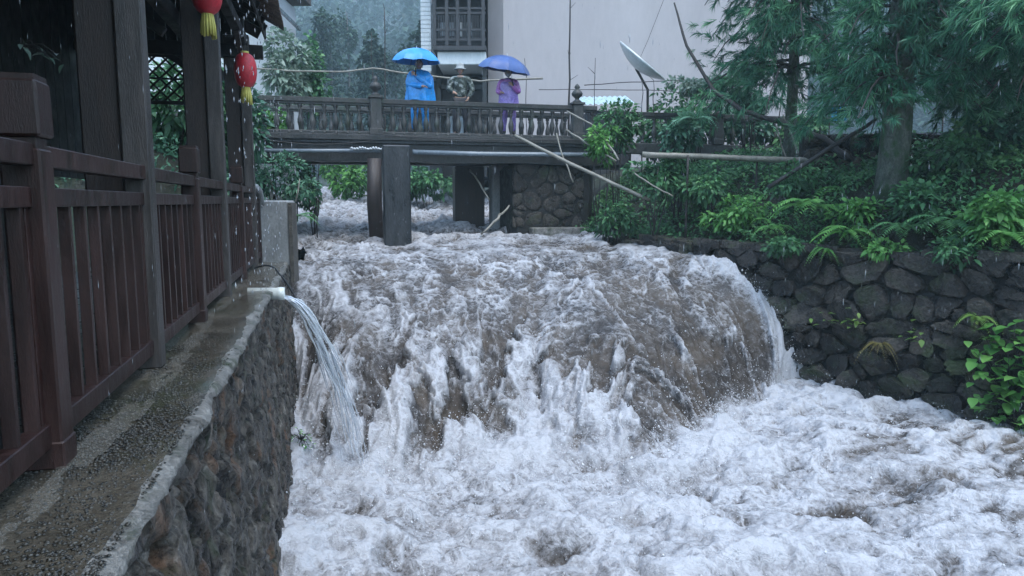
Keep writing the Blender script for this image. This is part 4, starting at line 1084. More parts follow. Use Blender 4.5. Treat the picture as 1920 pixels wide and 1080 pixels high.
def umbrella(apex, axis_, rad, drop, hold, mat, label):
    e = empty('umbrella', hold, label, 'umbrella', 'umbrellas held on the bridge')
    z = Vector(axis_).normalized(); q = z.to_track_quat('Z', 'Y').to_matrix(); n = 8
    def pt(f, t):
        scal = 1 - 0.10 * f * (0.5 - 0.5 * math.cos(n * t)); w = math.sin(f * 1.25) / math.sin(1.25) * rad * scal
        return apex + q @ Vector((math.cos(t) * w, math.sin(t) * w, -drop * (1 - math.cos(f * 1.5)) / (1 - math.cos(1.5)) - 0.02 * f * (0.5 - 0.5 * math.cos(n * t))))
    for g in range(n):                                            # eight cloth gores
        m = MB()
        for i in range(8):
            for k in range(5): m.v.append(tuple(pt(0.02 + 0.98 * i / 7, 2 * math.pi * (g + k / 4) / n)))
        for i in range(7):
            for k in range(4): m.f.append((i * 5 + k, i * 5 + k + 1, i * 5 + 6 + k, i * 5 + 5 + k))
        m.build('gore', mat, e, True)
        m = MB(); m.tube([pt(i / 7, 2 * math.pi * g / n) - z * 0.006 for i in range(8)], 0.004, 4); m.build('rib', M['dark_cloth'], e)
    m = MB(); m.tube([apex + z * 0.05, hold + (apex - hold).normalized() * 0.1, Vector(hold) - (apex - hold).normalized() * 0.05], 0.007, 6); m.build('shaft', M['metal'], e)
    m = MB(); d = (apex - Vector(hold)).normalized(); m.tube([Vector(hold) + d * 0.07, Vector(hold) - d * 0.08], 0.014, 8); m.build('handle', M['hair'], e, True)

def spot(px, Y, z=2.5):
    p = P(px, 250, Y); return Vector((p.x, p.y, z))
# blue raincoat under the blue umbrella
H = 1.70; ft = spot(788, 16.85)
e, J, hc, r, fr, c = person(ft, H, (0.05, -1, -0.12), (-0.05, -0.23, 1.30), (0.10, -0.26, 1.05), (0.27, -0.10, 1.03), (-0.26, -0.08, 1.10), 'person in a bright blue raincoat standing under the sky-blue umbrella', 0.10)
J['rwr'], J['lwr'] = J['rwr'], J['lwr']
cloth(e, 'trousers', M['poncho'], J, LEG, LEGE, 'pel', 0.030, H)
cloth(e, 'sleeves', M['poncho'], J, TOP, TOPE, 'chest', 0.036, H)
poncho(e, c, H, M['poncho'], 0.33, 0.74, 1.46, seed=1.0)
boots(e, J); hair(e, hc, r, fr, M['hair'], 0.35)
umbrella(P(781, 90, 16.65), (0.02, -0.05, 1), 0.56, 0.30, J['rwr'][0] + Vector((0.0, -0.02, 0.08)), M['blue_umbrella'], 'sky-blue umbrella held over the person in blue')
# camouflage jacket and pale cap
H = 1.66; ft = spot(864, 17.35)
e, J, hc, r, fr, c = person(ft, H, (0.0, -1, -0.15), (0.20, -0.16, 0.88), (-0.14, -0.22, 1.00), (0.29, -0.02, 1.08), (-0.27, -0.03, 1.08), 'person in a camouflage jacket and pale cap between the two umbrellas', 0.10)
cloth(e, 'trousers', M['dark_cloth'], J, LEG, LEGE, 'pel', 0.022, H)
cloth(e, 'jacket', M['camo'], J, TOP, TOPE, 'chest', 0.030, H)
boots(e, J); hair(e, hc, r, fr, M['hair'])
m = MB(); m.lathe(hc + Vector((0, 0, r * 0.55)), [(r * 1.75, -0.045), (r * 1.70, -0.03), (r * 1.12, 0.0), (r * 1.08, 0.05), (r * 0.95, 0.085), (r * 0.4, 0.10), (0.004, 0.102)], 20); m.build('hat', M['hat'], e, True)
# purple raincoat under the periwinkle umbrella
H = 1.55; ft = spot(953, 17.2)
e, J, hc, r, fr, c = person(ft, H, (-0.10, -1, -0.1), (0.10, -0.20, 1.13), (-0.17, -0.16, 0.98), (0.25, -0.06, 0.98), (-0.24, -0.03, 1.00), 'person in a purple raincoat standing under the darker blue umbrella', 0.08)
cloth(e, 'trousers', M['purple'], J, LEG, LEGE, 'pel', 0.026, H)
cloth(e, 'sleeves', M['pink'], J, TOP, TOPE, 'chest', 0.028, H)
poncho(e, c, H, M['purple'], 0.235, 0.62, 1.33, seed=2.4)
boots(e, J, M['dark_cloth']); hair(e, hc, r, fr, M['hair'], 0.1)
m = MB(); f, sd_, up = fr; p = hc - up * r * 0.55 + f * r * 0.80
m.lathe(p, [(0.055, -0.02), (0.05, 0.0), (0.03, 0.022), (0.004, 0.03)], 12, f.to_track_quat('Z', 'Y').to_matrix()); m.build('face_mask', M['mask'], e, True)
umbrella(P(950, 104, 17.0), (0.17, -0.12, 1), 0.62, 0.34, J['rwr'][0] + Vector((0.0, -0.02, 0.07)), M['navy_umbrella'], 'darker periwinkle umbrella tilted over the person in purple')

# ------------------------------------------------------------------ house behind the bridge
hs = empty('house', (0, 26, 2.3), 'grey plastered house with a timber balcony behind the bridge', 'house')
YH = 25.0
def hb(name, px0, px1, y0, y1, z0, z1, mat, parent=hs):
    x0, x1 = P(px0, 100, y0).x, P(px1, 100, y0).x
    m = MB(); m.box(((x0 + x1) / 2, (y0 + y1) / 2, (z0 + z1) / 2), (x1 - x0, y1 - y0, z1 - z0)); return m.build(name, mat, parent)
hb('wall', 914, 1530, YH, YH + 9, 1.6, 12.5, M['plaster'])
hb('back_wall', 802, 914, YH + 1.6, YH + 9, 1.6, 12.5, M['house_dark'])
sw = hb('side_wall', 790, 808, YH - 0.1, YH + 1.6, 5.3, 12.5, M['white_wall'])
for k in range(24):                                            # courses of white wall tiles
    z = 5.35 + k * 0.14
    if z < 8.6: hb('wall_tile', 789.6, 808.4, YH - 0.125, YH - 0.10, z, z + 0.115, M['white_wall'], sw)
zb = P(860, 95, YH - 0.6).z
bl_ = hb('balcony', 812, 912, YH - 0.7, YH + 1.5, zb, zb + 0.14, M['house_dark'])
hb('fascia', 820, 911, YH - 0.55, YH + 1.4, zb - 0.44, zb - 0.01, M['white_wall'])
for px in (815, 838, 858, 880, 906): hb('balcony_post', px - 3.2, px + 3.2, YH - 0.70, YH - 0.58, zb + 0.14, zb + 3.0, M['house_dark'], bl_)
for z in (zb + 0.30, zb + 0.62, zb + 1.15, zb + 1.30): hb('balcony_rail', 813, 911, YH - 0.68, YH - 0.61, z, z + 0.07, M['house_dark'], bl_)
for k in range(19):
    px = 818 + k * 4.9; hb('balcony_bar', px - 0.8, px + 0.8, YH - 0.66, YH - 0.63, zb + 0.3, zb + 1.2, M['house_dark'], bl_)
for px, w in ((832, 6), (846, 5), (862, 6), (880, 5)):
    hb('laundry', px - w, px + w, YH - 0.2, YH - 0.12, zb + 0.55, zb + 1.0, M['mask'] if px in (862,) else M['grey_pipe'], bl_)
hb('eave', 806, 916, YH - 0.9, YH + 2, zb + 2.6, zb + 2.8, M['house_dark'])
d = hb('doorway', 822, 906, YH + 1.2, YH + 1.62, 1.8, zb - 0.5, M['dark_wood'])
hb('door_frame', 904, 912, YH - 0.12, YH + 0.2, 1.8, zb - 0.44, M['pier'])
hb('door_frame', 820, 826, YH + 1.0, YH + 1.25, 1.8, zb - 0.44, M['pier'])
hb('lintel', 822, 906, YH + 1.0, YH + 1.19, zb - 1.0, zb - 0.85, M['pier'], d)
hb('window', 836, 868, YH + 1.05, YH + 1.18, 3.0, 4.2, M['grey_pipe'])
hb('roof', 780, 1560, YH - 1.2, YH + 10, 12.5, 12.8, M['roof_tile'])

# white house on the left
wh = empty('house', (-9.5, 24, 2.2), 'white house corner seen beyond the pavilion eave', 'house')
x1 = P(560, 60, 29).x
m = MB(); m.box((x1 - 3.5, 26.0, 5.3), (7.0, 6, 6.8)); m.build('wall', M['white_wall'], wh)
MB().bar(P(500, -5, 22.6), P(562, 55, 28.5), 0.10, 0.12).build('downpipe', M['grey_pipe'], wh)
m = MB(); m.box((x1 - 3.4, 26, 8.8), (7.6, 7, 0.25)); m.build('roof', M['roof_tile'], wh)

# ------------------------------------------------------------------ foliage helpers
def unit(a): return a / np.maximum(np.linalg.norm(a, axis=-1, keepdims=True), 1e-9)
def leaves(pts, dirs, size, ratio=0.45, droop=0.25, var=None, jit=0.5):
    n = len(pts); d = unit(dirs)
    up = np.array([0, 0, 1.0]) + rng.normal(0, jit, (n, 3))
    s = unit(np.cross(d, up)); nn = np.cross(s, d)
    L = size[:, None]; w = L * ratio
    dz = -L * droop * np.array([0, 0, 1.0])
    V = np.stack([pts, pts + d * L * .35 + s * w * .5 + nn * w * .12, pts + d * L * .35 - s * w * .5 + nn * w * .12,
                  pts + d * L * .72 + s * w * .34 + dz * .45 + nn * w * .08, pts + d * L * .72 - s * w * .34 + dz * .45 + nn * w * .08, pts + d * L + dz], 1)
    F = np.array([[0, 1, 2], [1, 3, 2], [2, 3, 4], [3, 5, 4]])[None] + (np.arange(n) * 6)[:, None, None]
    if var is None: var = np.clip(rng.normal(0.45, 0.22, n), 0, 1)
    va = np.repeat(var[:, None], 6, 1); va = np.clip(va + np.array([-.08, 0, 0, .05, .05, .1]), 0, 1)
    return V.reshape(-1, 3), F.reshape(-1, 3), va.ravel()
def leaf_obj(name, parent, mat, parts, off=None):
    V = np.concatenate([p[0] for p in parts]); va = np.concatenate([p[2] for p in parts]); F = []; o = 0
    for p in parts: F.append(p[1] + o); o += len(p[0])
    off = np.array(origin(parent)) if parent is not None else 0
    return link(name, np_mesh(name, V - off, np.concatenate(F), True, {'var': va}), mat, parent)
def cloud(center, rad, n, size, clumps=9, ratio=0.5, droop=0.3, shell=0.55, spread=0.42):
    """leaves gathered into clumps inside an ellipsoid, gaps between them"""
    center = np.array(center); rad = np.array(rad)
    cc = unit(rng.normal(0, 1, (clumps, 3))) * rng.uniform(0.35, 0.85, (clumps, 1))
    cb = rng.normal(0, 0.15, clumps)
    k = rng.integers(0, clumps, n); dv = unit(rng.normal(0, 1, (n, 3)))
    rr = spread * rng.uniform(shell, 1.0, (n, 1))
    p = cc[k] + dv * rr
    d = dv * 0.8 + cc[k] * 0.5 + rng.normal(0, 0.45, (n, 3)); d[:, 2] -= 0.10
    var = np.clip(0.38 + 0.22 * dv[:, 2] + cb[k] + rng.normal(0, 0.14, n), 0, 1)  # upward leaves get a lighter tone: top light put into the colour
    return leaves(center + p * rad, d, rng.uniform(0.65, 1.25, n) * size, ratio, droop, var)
def gz(x, y): return float(terrain(np.array([x]), np.array([y]))[0])

def shrub(px, py, Y, rx, rz, n, size, mat, label, name='shrub', ratio=0.5, ground=None, clumps=10, group=None):
    c = P(px, py, Y); g = gz(c.x, c.y) if ground is None else ground
    if c.y < 17 and g < 0: g = 0.05
    g = min(g, c.z - rz * 0.4)
    e = empty(name, Vector((c.x, c.y, g)), label, 'shrub' if name == 'shrub' else name.replace('_', ' '), group)
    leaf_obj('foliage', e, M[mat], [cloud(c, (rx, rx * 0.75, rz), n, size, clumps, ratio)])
    m = MB()
    for k in range(5):
        a = rng.uniform(0, 6.28); q = Vector((c.x + math.cos(a) * rx * 0.5, c.y + math.sin(a) * rx * 0.35, c.z + rz * rng.uniform(-.2, .5)))
        b = Vector((c.x + rng.normal(0, .06), c.y + rng.normal(0, .06), g - 0.05))
        m.tube([b, b.lerp(q, 0.5) + Vector((rng.normal(0, .06), rng.normal(0, .06), 0.05)), q], [0.018, 0.012, 0.005], 5)
    m.build('stem', M['branch'], e, True)
    return e
def fern(base, nf, L, size, mat, label, name='fern', droop=0.5, face=None):
    base = Vector(base); e = empty(name, base, label, 'fern'); parts = []; m = MB()
    for k in range(nf):
        a = 2 * math.pi * (k + rng.uniform(-.6, .6)) / nf
        d = Vector((math.cos(a), math.sin(a), rng.uniform(-.15, .3)))
        if face is not None: d = (d + Vector(face) * 1.1).normalized()
        LL = L * rng.uniform(0.5, 1.2); pts = []
        for i in range(9):
            f = i / 8; pts.append(base + d * LL * f * 0.85 + Vector((0, 0, LL * (0.75 * f - (0.5 + droop) * f * f))))
        m.tube(pts, [0.006 - 0.0005 * i for i in range(9)], 4)
        q = np.array([tuple(p) for p in pts]); ns_ = 15
        f = np.linspace(0.18, 0.99, ns_); pp = np.stack([np.interp(f * 8, np.arange(9), q[:, j]) for j in range(3)], -1)
        tdir = np.gradient(pp, axis=0); tdir = unit(tdir); side = unit(np.cross(tdir, [0, 0, 1.0]))
        for s in (-1, 1):
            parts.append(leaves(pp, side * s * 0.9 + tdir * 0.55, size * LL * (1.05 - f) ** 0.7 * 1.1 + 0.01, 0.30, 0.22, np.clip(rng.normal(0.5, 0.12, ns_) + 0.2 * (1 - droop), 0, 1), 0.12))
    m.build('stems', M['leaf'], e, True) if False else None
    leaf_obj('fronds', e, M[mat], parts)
    return e

# ------------------------------------------------------------------ undergrowth of the right bank (continuous ground cover)
n = 120000
X = rng.uniform(1.0, 12, n); Y = rng.uniform(7.0, 19.5, n)
dr = (X - xr(Y)) * 0.78
hgt = 0.10 + 0.30 * np.clip(fbm(X * 1.1, Y * 1.1, 131, 3) + 0.35, 0, 1)
k = (dr > -0.02) & (dr < 4.0) & (rng.uniform(0, 1, n) < np.clip(0.25 + 1.6 * (fbm(X * 0.9, Y * 0.9, 133, 3) + 0.25), 0.08, 1) * np.where(dr > 2.4, 0.45, 1.0))
X, Y, hgt, dr = X[k], Y[k], hgt[k], dr[k]; n = len(X)
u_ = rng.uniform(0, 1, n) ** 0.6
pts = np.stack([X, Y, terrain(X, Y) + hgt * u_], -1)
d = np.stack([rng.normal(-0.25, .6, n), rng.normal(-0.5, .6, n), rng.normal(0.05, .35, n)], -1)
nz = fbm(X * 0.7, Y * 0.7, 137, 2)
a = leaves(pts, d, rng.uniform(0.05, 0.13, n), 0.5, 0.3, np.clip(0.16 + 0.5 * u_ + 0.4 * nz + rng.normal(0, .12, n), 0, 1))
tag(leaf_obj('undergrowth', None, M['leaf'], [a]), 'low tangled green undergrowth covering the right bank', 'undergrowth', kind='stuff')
# left bank ground cover
n = 16000
X = rng.uniform(-12, -3.4, n); Y = rng.uniform(12.2, 22, n); dl = (xl(Y) - X)
k = (dl > 0) & (dl < 5); X, Y = X[k], Y[k]; n = len(X)
u_ = rng.uniform(0, 1, n) ** 0.6
pts = np.stack([X, Y, terrain(X, Y) + 0.55 * u_ * np.clip(fbm(X, Y, 141, 2) + 0.5, 0, 1)], -1)
d = np.stack([rng.normal(0.3, .6, n), rng.normal(-0.5, .6, n), rng.normal(0.05, .35, n)], -1)
tag(leaf_obj('undergrowth', None, M['leaf_blue'], [leaves(pts, d, rng.uniform(0.07, 0.16, n), 0.5, 0.3)]), 'green undergrowth on the left bank below the bridge', 'undergrowth', kind='stuff')

# ------------------------------------------------------------------ shrubs one can tell apart
SH = [
 (1160, 232, 16.2, 0.55, 0.50, 1100, 0.12, 'leaf', 'dense green bush hiding the bridge end post on the right'),
 (1275, 262, 14.9, 0.42, 0.48, 650, 0.15, 'leaf_blue', 'broad-leaved blue-green shrub climbing the fence in mid bank'),
 (1230, 330, 14.7, 0.70, 0.45, 1100, 0.13, 'leaf', 'leafy shrub under the slanting bamboo poles'),
 (1330, 350, 14.3, 0.65, 0.50, 1000, 0.13, 'leaf', 'glossy shrub in the middle of the right bank'),
 (1150, 410, 15.4, 0.45, 0.45, 700, 0.12, 'leaf', 'low bush at the water edge right of the abutment'),
 (1390, 400, 13.4, 0.70, 0.38, 1000, 0.11, 'leaf_bright', 'light green bush just above the stone wall top'),
 (1310, 160, 17.6, 0.70, 0.22, 800, 0.15, 'leaf_pale', 'pale leafy vine spread over the fence top beside the dish'),
 (1405, 180, 17.6, 0.55, 0.26, 600, 0.14, 'leaf_blue', 'blue-green vine hanging from the fence left of the conifers'),
 (1490, 340, 13.2, 0.55, 0.30, 700, 0.11, 'leaf', 'dark low bush below the crossed branches'),
 (1800, 300, 11.8, 0.95, 0.55, 1800, 0.13, 'leaf', 'dark leafy thicket right of the mossy trunk'),
 (1880, 250, 11.9, 0.60, 0.50, 900, 0.15, 'leaf_blue', 'shrub at the right edge under the drooping conifer'),
 (1850, 400, 10.3, 0.75, 0.42, 1300, 0.15, 'leaf_bright', 'bright green bush above the wall at the right edge'),
 (1730, 385, 11.2, 0.55, 0.36, 800, 0.13, 'leaf', 'green bush at the foot of the mossy trunk, right side'),
 (1610, 405, 11.9, 0.55, 0.28, 700, 0.11, 'leaf_bright', 'small fresh green bush left of the mossy trunk foot'),
 (545, 130, 19.0, 0.85, 1.10, 1500, 0.19, 'leaf_pale', 'pale flowering tree top in front of the white house'),
 (505, 225, 16.2, 0.40, 0.55, 500, 0.14, 'leaf_bright', 'light green vine hanging over the left end of the balustrade'),
 (585, 150, 19.5, 0.45, 1.20, 800, 0.16, 'leaf', 'tall green sapling beside the white house corner'),
 (530, 335, 15.2, 0.75, 0.55, 1300, 0.12, 'leaf_blue', 'dark bush under the left end of the bridge'),
 (585, 350, 16.2, 0.30, 0.60, 600, 0.11, 'leaf', 'narrow hanging bush beside the left water channel'),
 (645, 335, 27.0, 0.95, 0.95, 1200, 0.20, 'leaf_bright', 'pale green bush seen under the bridge left of the piers'),
 (800, 345, 25.0, 1.30, 0.60, 1200, 0.20, 'leaf', 'bush on the far bank seen under the bridge right of the front pier'),
 (330, 200, 13.4, 1.30, 1.50, 3000, 0.19, 'leaf', 'green bush seen through the far end of the pavilion'),
 (440, 230, 14.2, 0.65, 1.15, 1300, 0.16, 'leaf_blue', 'light bush between the two farthest pavilion columns'),
 (1260, 225, 19.3, 1.10, 0.85, 1600, 0.17, 'leaf', 'dark garden bush behind the left part of the fence'),
 (1390, 240, 19.4, 1.00, 0.75, 1500, 0.17, 'leaf_blue', 'garden bush behind the middle of the fence'),
 (1490, 255, 19.0, 0.85, 0.60, 1100, 0.17, 'leaf', 'garden bush behind the far end of the fence'),
 (1130, 265, 15.9, 0.40, 0.50, 700, 0.11, 'leaf_bright', 'light green climber on the bridge end post'),
 (1660, 468, 10.9, 0.40, 0.16, 420, 0.10, 'leaf_bright', 'low clump spilling over the wall below the mossy trunk'),
 (1480, 462, 12.0, 0.50, 0.16, 500, 0.10, 'leaf', 'low clump spilling over the wall near the fall'),
 (1790, 475, 10.1, 0.50, 0.18, 520, 0.11, 'leaf', 'low clump spilling over the wall toward the right edge'),
 (230, 260, 14.0, 1.00, 0.80, 900, 0.18, 'leaf', 'dark bush behind the pavilion at the left'),
]
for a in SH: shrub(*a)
fern(P(1525, 395, 12.2), 13, 0.85, 0.24, 'leaf_bright', 'spreading fern above the wall below the crossed sticks', face=(-0.3, -0.5, 0.1))
fern(P(1590, 440, 11.5), 12, 0.75, 0.24, 'leaf_bright', 'bright fern leaning over the wall top in the middle', face=(-0.3, -0.6, 0.0))
fern(P(1450, 430, 12.5), 10, 0.55, 0.24, 'leaf_bright', 'small fern at the wall top near the fall', face=(-0.3, -0.5, 0.0))
fern(P(1780, 430, 10.6), 13, 0.80, 0.24, 'leaf', 'large fern above the wall right of the mossy trunk', face=(-0.3, -0.5, 0.1))
fern(P(1880, 455, 9.9), 12, 0.70, 0.24, 'leaf_bright', 'fern at the wall top by the right edge', face=(-0.3, -0.5, 0.1))
fern(P(1690, 435, 11.0), 11, 0.60, 0.24, 'leaf', 'fern under the mossy trunk on the wall top', face=(-0.3, -0.5, 0.1))
fern(P(1310, 235, 14.6), 9, 0.75, 0.26, 'leaf_blue', 'pale fern-like frond reaching over the bank pipe', face=(-0.6, -0.4, 0.2))
fern(P(560, 410, 14.4), 8, 0.5, 0.24, 'leaf', 'small fern on the left bank behind the concrete pillar', face=(0.5, -0.4, 0.0))

M['leaf_lush'] = leafmat('leaf_lush', (0.05, 0.16, 0.035), (0.10, 0.27, 0.06), (0.19, 0.40, 0.10), 0.35)
# plants rooted in the stone wall, every leaf its own piece
def one_leaf(L, ratio, fold=0.15, heart=False):
    m = MB(); prof_ = [(0, 0.04), (0.12, 0.42 if heart else 0.26), (0.32, 0.50), (0.55, 0.44), (0.78, 0.24), (1.0, 0.0)]
    for f, w in prof_:
        for s in (-1, 0, 1): m.v.append((s * w * L * ratio, f * L, (abs(s) * w * fold * L - 0.22 * L * f * f)))
    for i in range(5):
        for k in range(2): m.f.append((i * 3 + k, i * 3 + k + 1, i * 3 + 4 + k, i * 3 + 3 + k))
    me = m.mesh('leaf', True); at = me.attributes.new('var', 'FLOAT', 'POINT'); at.data.foreach_set('value', [0.5] * len(me.vertices)); return me
def leaf_variants(L, ratio, heart=False):
    out = []
    for v in (0.15, 0.4, 0.6, 0.9):
        me = one_leaf(L, ratio, heart=heart); me.attributes['var'].data.foreach_set('value', [v] * len(me.vertices)); out.append(me)
    return out
def wall_pt(px, py, out=0.16):
    best = None
    for i in range(0, int(seg[-1] * 20)):
        s = i / 20; q = rw_pos(s, -0.8, out); z = P(px, py, q.y).z; q = rw_pos(s, z, out); e = abs(P(px, py, q.y).x - q.x)
        if best is None or e < best[0]: best = (e, q)
    return best[1]
def leafy(root, pts, variants, mat, label, cat='plant', name='wall_plant', size=(0.7, 1.2), out=(-0.6, -0.7, 0.0), jit=0.6):
    e = empty(name, root, label, cat); m = MB()
    for p in pts:
        p = Vector(p); d = (Vector(out) + Vector(rng.normal(0, jit, 3))).normalized(); d.z = min(d.z, 0.35)
        q = d.to_track_quat('Y', 'Z'); o = link('leaf', variants[rng.integers(len(variants))], M[mat], e, p - Vector(root))
        o.rotation_mode = 'QUATERNION'; o.rotation_quaternion = q; s = rng.uniform(*size); o.scale = (s, s, s)
        mid = Vector(root).lerp(p, 0.6) + Vector((0, 0, 0.04))
        m.tube([root, mid, p], [0.006, 0.004, 0.003], 4)
    m.build('stem', M['leaf'] if False else M['branch'], e, True)
    return e
LB = leaf_variants(0.17, 0.75, True); LS = leaf_variants(0.12, 0.6)
r_ = wall_pt(1590, 625); leafy(r_, [wall_pt(1590 + rng.normal(0, 26), 603 + rng.normal(0, 9), 0.24) for _ in range(22)], LS, 'leaf_lime', 'lime green leafy plant growing from the wall right of the fall')
r_ = wall_pt(1708, 640); leafy(r_, [wall_pt(1708 + rng.normal(0, 11), 630 + rng.normal(0, 10), 0.22) for _ in range(11)], LS, 'leaf_bright', 'small green plant in a wall joint, middle of the right wall')
fern(wall_pt(1650, 645, 0.14), 10, 0.36, 0.20, 'leaf_dry', 'dry brown tuft of fern hanging on the right wall', droop=0.9, face=(-0.5, -0.6, -0.1))
fern(wall_pt(1830, 598, 0.14), 9, 0.36, 0.22, 'leaf_lime', 'yellowish fern sprouting from the wall above the big bush', droop=0.7, face=(-0.5, -0.6, 0.0))
fern(wall_pt(1548, 470, 0.10), 8, 0.34, 0.24, 'leaf_bright', 'bright fern hanging over the top of the wall', droop=0.9, face=(-0.5, -0.6, 0.0))
r_ = wall_pt(1890, 740)
lp = []
while len(lp) < 300:
    x, y = rng.uniform(1815, 2010), rng.uniform(600, 850)
    if x > 1825 + max(0, (y - 740)) * 0.45 + max(0, 650 - y) * 0.4 + rng.normal(0, 8): lp.append(wall_pt(x, y, 0.20 + abs(rng.normal(0, 0.16))))
leafy(r_, lp, LB, 'leaf_lush', 'big bush with round green leaves hanging on the wall at the right edge', 'shrub', 'wall_shrub', (0.6, 1.15))
r_ = W(6.6, LE - 0.16, -1.05)
p_ = P(565, 825, 8.2); leafy(p_, [p_ + Vector((rng.normal(0, .08), rng.normal(0, .08), rng.normal(0.02, .07))) for _ in range(26)], leaf_variants(0.06, 0.7), 'leaf_bright', 'small green plant at the foot of the left wall', out=(0.6, -0.7, 0.2))
p_ = W(3.0, 1.8, 1.44)
leafy(p_, [p_ + Vector((rng.normal(0, .13), rng.normal(0, .13), rng.uniform(0.08, .32))) for _ in range(24)], leaf_variants(0.16, 0.35), 'leaf_blue', 'small potted plant on the low wall inside the pavilion', name='pot_plant', out=(0.3, -0.5, 0.2))
p_ = P(40, 85, 4.6)
leafy(p_, [p_ + Vector((0.02 * k, rng.normal(0, .03), -0.008 * k + rng.normal(0, .02))) for k in range(12)], leaf_variants(0.07, 0.4), 'leaf_pale', 'trailing vine with pale leaves hanging in the dark pavilion', name='hanging_vine', out=(0.6, -0.5, -0.3))

# ------------------------------------------------------------------ conifers
def conifer(base, H, r0, label, z_lo, z_hi, rad, nb, lean=(0, 0), needle=0.20, az=None, dens=1.0):
    base = Vector(base); e = empty('conifer_tree', base, label, 'tree', 'conifers on the right bank')
    m = MB(); tr = []
    for i in range(14):
        f = i / 13; tr.append(base + Vector((lean[0] * f * f + 0.04 * math.sin(f * 7), lean[1] * f * f, H * f - 0.15)))
    m.tube(tr, [r0 * (1.08 if i == 0 else 1.0) * (1 - 0.72 * i / 13) for i in range(14)], 14)
    for i in range(len(m.v)):
        v = Vector(m.v[i]); k = 1 + 0.10 * mnoise.noise(v * 3.5); f = min(1, max(0, (v.z - base.z) / H)); c = base + Vector((lean[0] * f * f, lean[1] * f * f, 0))
        m.v[i] = (c.x + (v.x - c.x) * k, c.y + (v.y - c.y) * k, v.z)
    trunk = m.build('trunk', M['bark'], e, True)
    bm2 = MB(); P0, D0, B0_ = [], [], []
    for b in range(nb):
        f = rng.uniform(0, 1); z = z_lo + (z_hi - z_lo) * f; a = rng.uniform(0, 2 * math.pi) if az is None else rng.normal(az[0], az[1])
        L = rad * rng.uniform(0.55, 1.1) * (1 - 0.45 * f); d = Vector((math.cos(a), math.sin(a), 0)); g = (z - base.z) / H
        o = base + Vector((lean[0] * g * g, lean[1] * g * g, z - base.z)); pts = []
        for i in range(7):
            q = i / 6; pts.append(o + d * L * q + Vector((0, 0, L * (0.30 * q - 0.75 * q * q))) + Vector(rng.normal(0, 0.02, 3)))
        bm2.tube(pts, [0.035 - 0.0045 * i for i in range(7)], 5, False)
        pa = np.array([tuple(p) for p in pts]); br_b = rng.normal(0, 0.14)
        nt_ = max(4, int(15 * L * dens))
        for _ in range(nt_):
            q = rng.uniform(0.22, 1.0); p = np.array([np.interp(q * 6, np.arange(7), pa[:, j]) for j in range(3)])
            sid = np.array([-d.y, d.x, 0]) * rng.normal(0, 0.26) * (0.5 + q)
            p = p + sid + np.array([0, 0, -abs(rng.normal(0, 0.14))])
            ax = np.array([d.x, d.y, 0]) * rng.uniform(0.1, 0.8) + sid * 1.5 + np.array([0, 0, rng.uniform(-1.0, 0.25)]) + rng.normal(0, .25, 3)
            P0.append(p); D0.append(ax); B0_.append(br_b + rng.normal(0, 0.12) + 0.18 * (q - 0.5))
    bm2.build('branches', M['branch'], trunk)
    P0, D0, B0_ = np.array(P0), unit(np.array(D0)), np.array(B0_); nT = len(P0); nn = 34
    th = np.abs(rng.normal(0, 0.62, (nT, nn))); rnd = unit(rng.normal(0, 1, (nT, nn, 3)))
    perp = unit(rnd - (rnd * D0[:, None]).sum(-1, keepdims=True) * D0[:, None])
    dirs = D0[:, None] * np.cos(th)[..., None] + perp * np.sin(th)[..., None]
    L = needle * rng.uniform(0.6, 1.15, (nT, nn, 1)); st_ = P0[:, None] + D0[:, None] * rng.uniform(-0.10, 0.10, (nT, nn, 1))
    side = unit(np.cross(dirs, rng.normal(0, 1, (nT, nn, 3)))) * 0.0056
    mid = st_ + dirs * L * 0.55 + np.array([0, 0, -0.012]); tip = st_ + dirs * L + np.array([0, 0, -0.05]) * (L / needle)
    V = np.stack([st_ - side * .6, st_ + side * .6, mid + side, mid - side, tip], 2).reshape(-1, 3)
    F = (np.array([[0, 1, 2], [0, 2, 3], [3, 2, 4]])[None] + (np.arange(nT * nn) * 5)[:, None, None]).reshape(-1, 3)
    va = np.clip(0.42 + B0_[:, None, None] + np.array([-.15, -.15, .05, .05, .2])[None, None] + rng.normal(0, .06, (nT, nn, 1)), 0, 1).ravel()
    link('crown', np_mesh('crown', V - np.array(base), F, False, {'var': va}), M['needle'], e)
    return e
b1 = P(1670, 345, 12.0); b1.z = gz(b1.x, b1.y)
conifer(b1, 8.5, 0.255, 'conifer with a thick mossy trunk rising from the right bank', 2.85, 6.8, 1.75, 90)
b2 = P(1478, 275, 15.2); b2.z = gz(b2.x, b2.y)
conifer(b2, 9.0, 0.13, 'slimmer conifer left of the mossy trunk, branches drooping over the fence', 3.5, 8.2, 2.3, 110)
b3 = P(1930, 300, 12.4); b3.z = gz(b3.x, b3.y)
conifer(b3, 9.0, 0.22, 'conifer at the right edge with dark hanging foliage', 2.5, 7.0, 2.0, 95)
b4 = P(2010, 330, 9.6); b4.z = gz(b4.x, b4.y)
conifer(b4, 8.0, 0.18, 'near conifer whose bright sprays enter the top right corner', 3.4, 6.5, 1.7, 60)

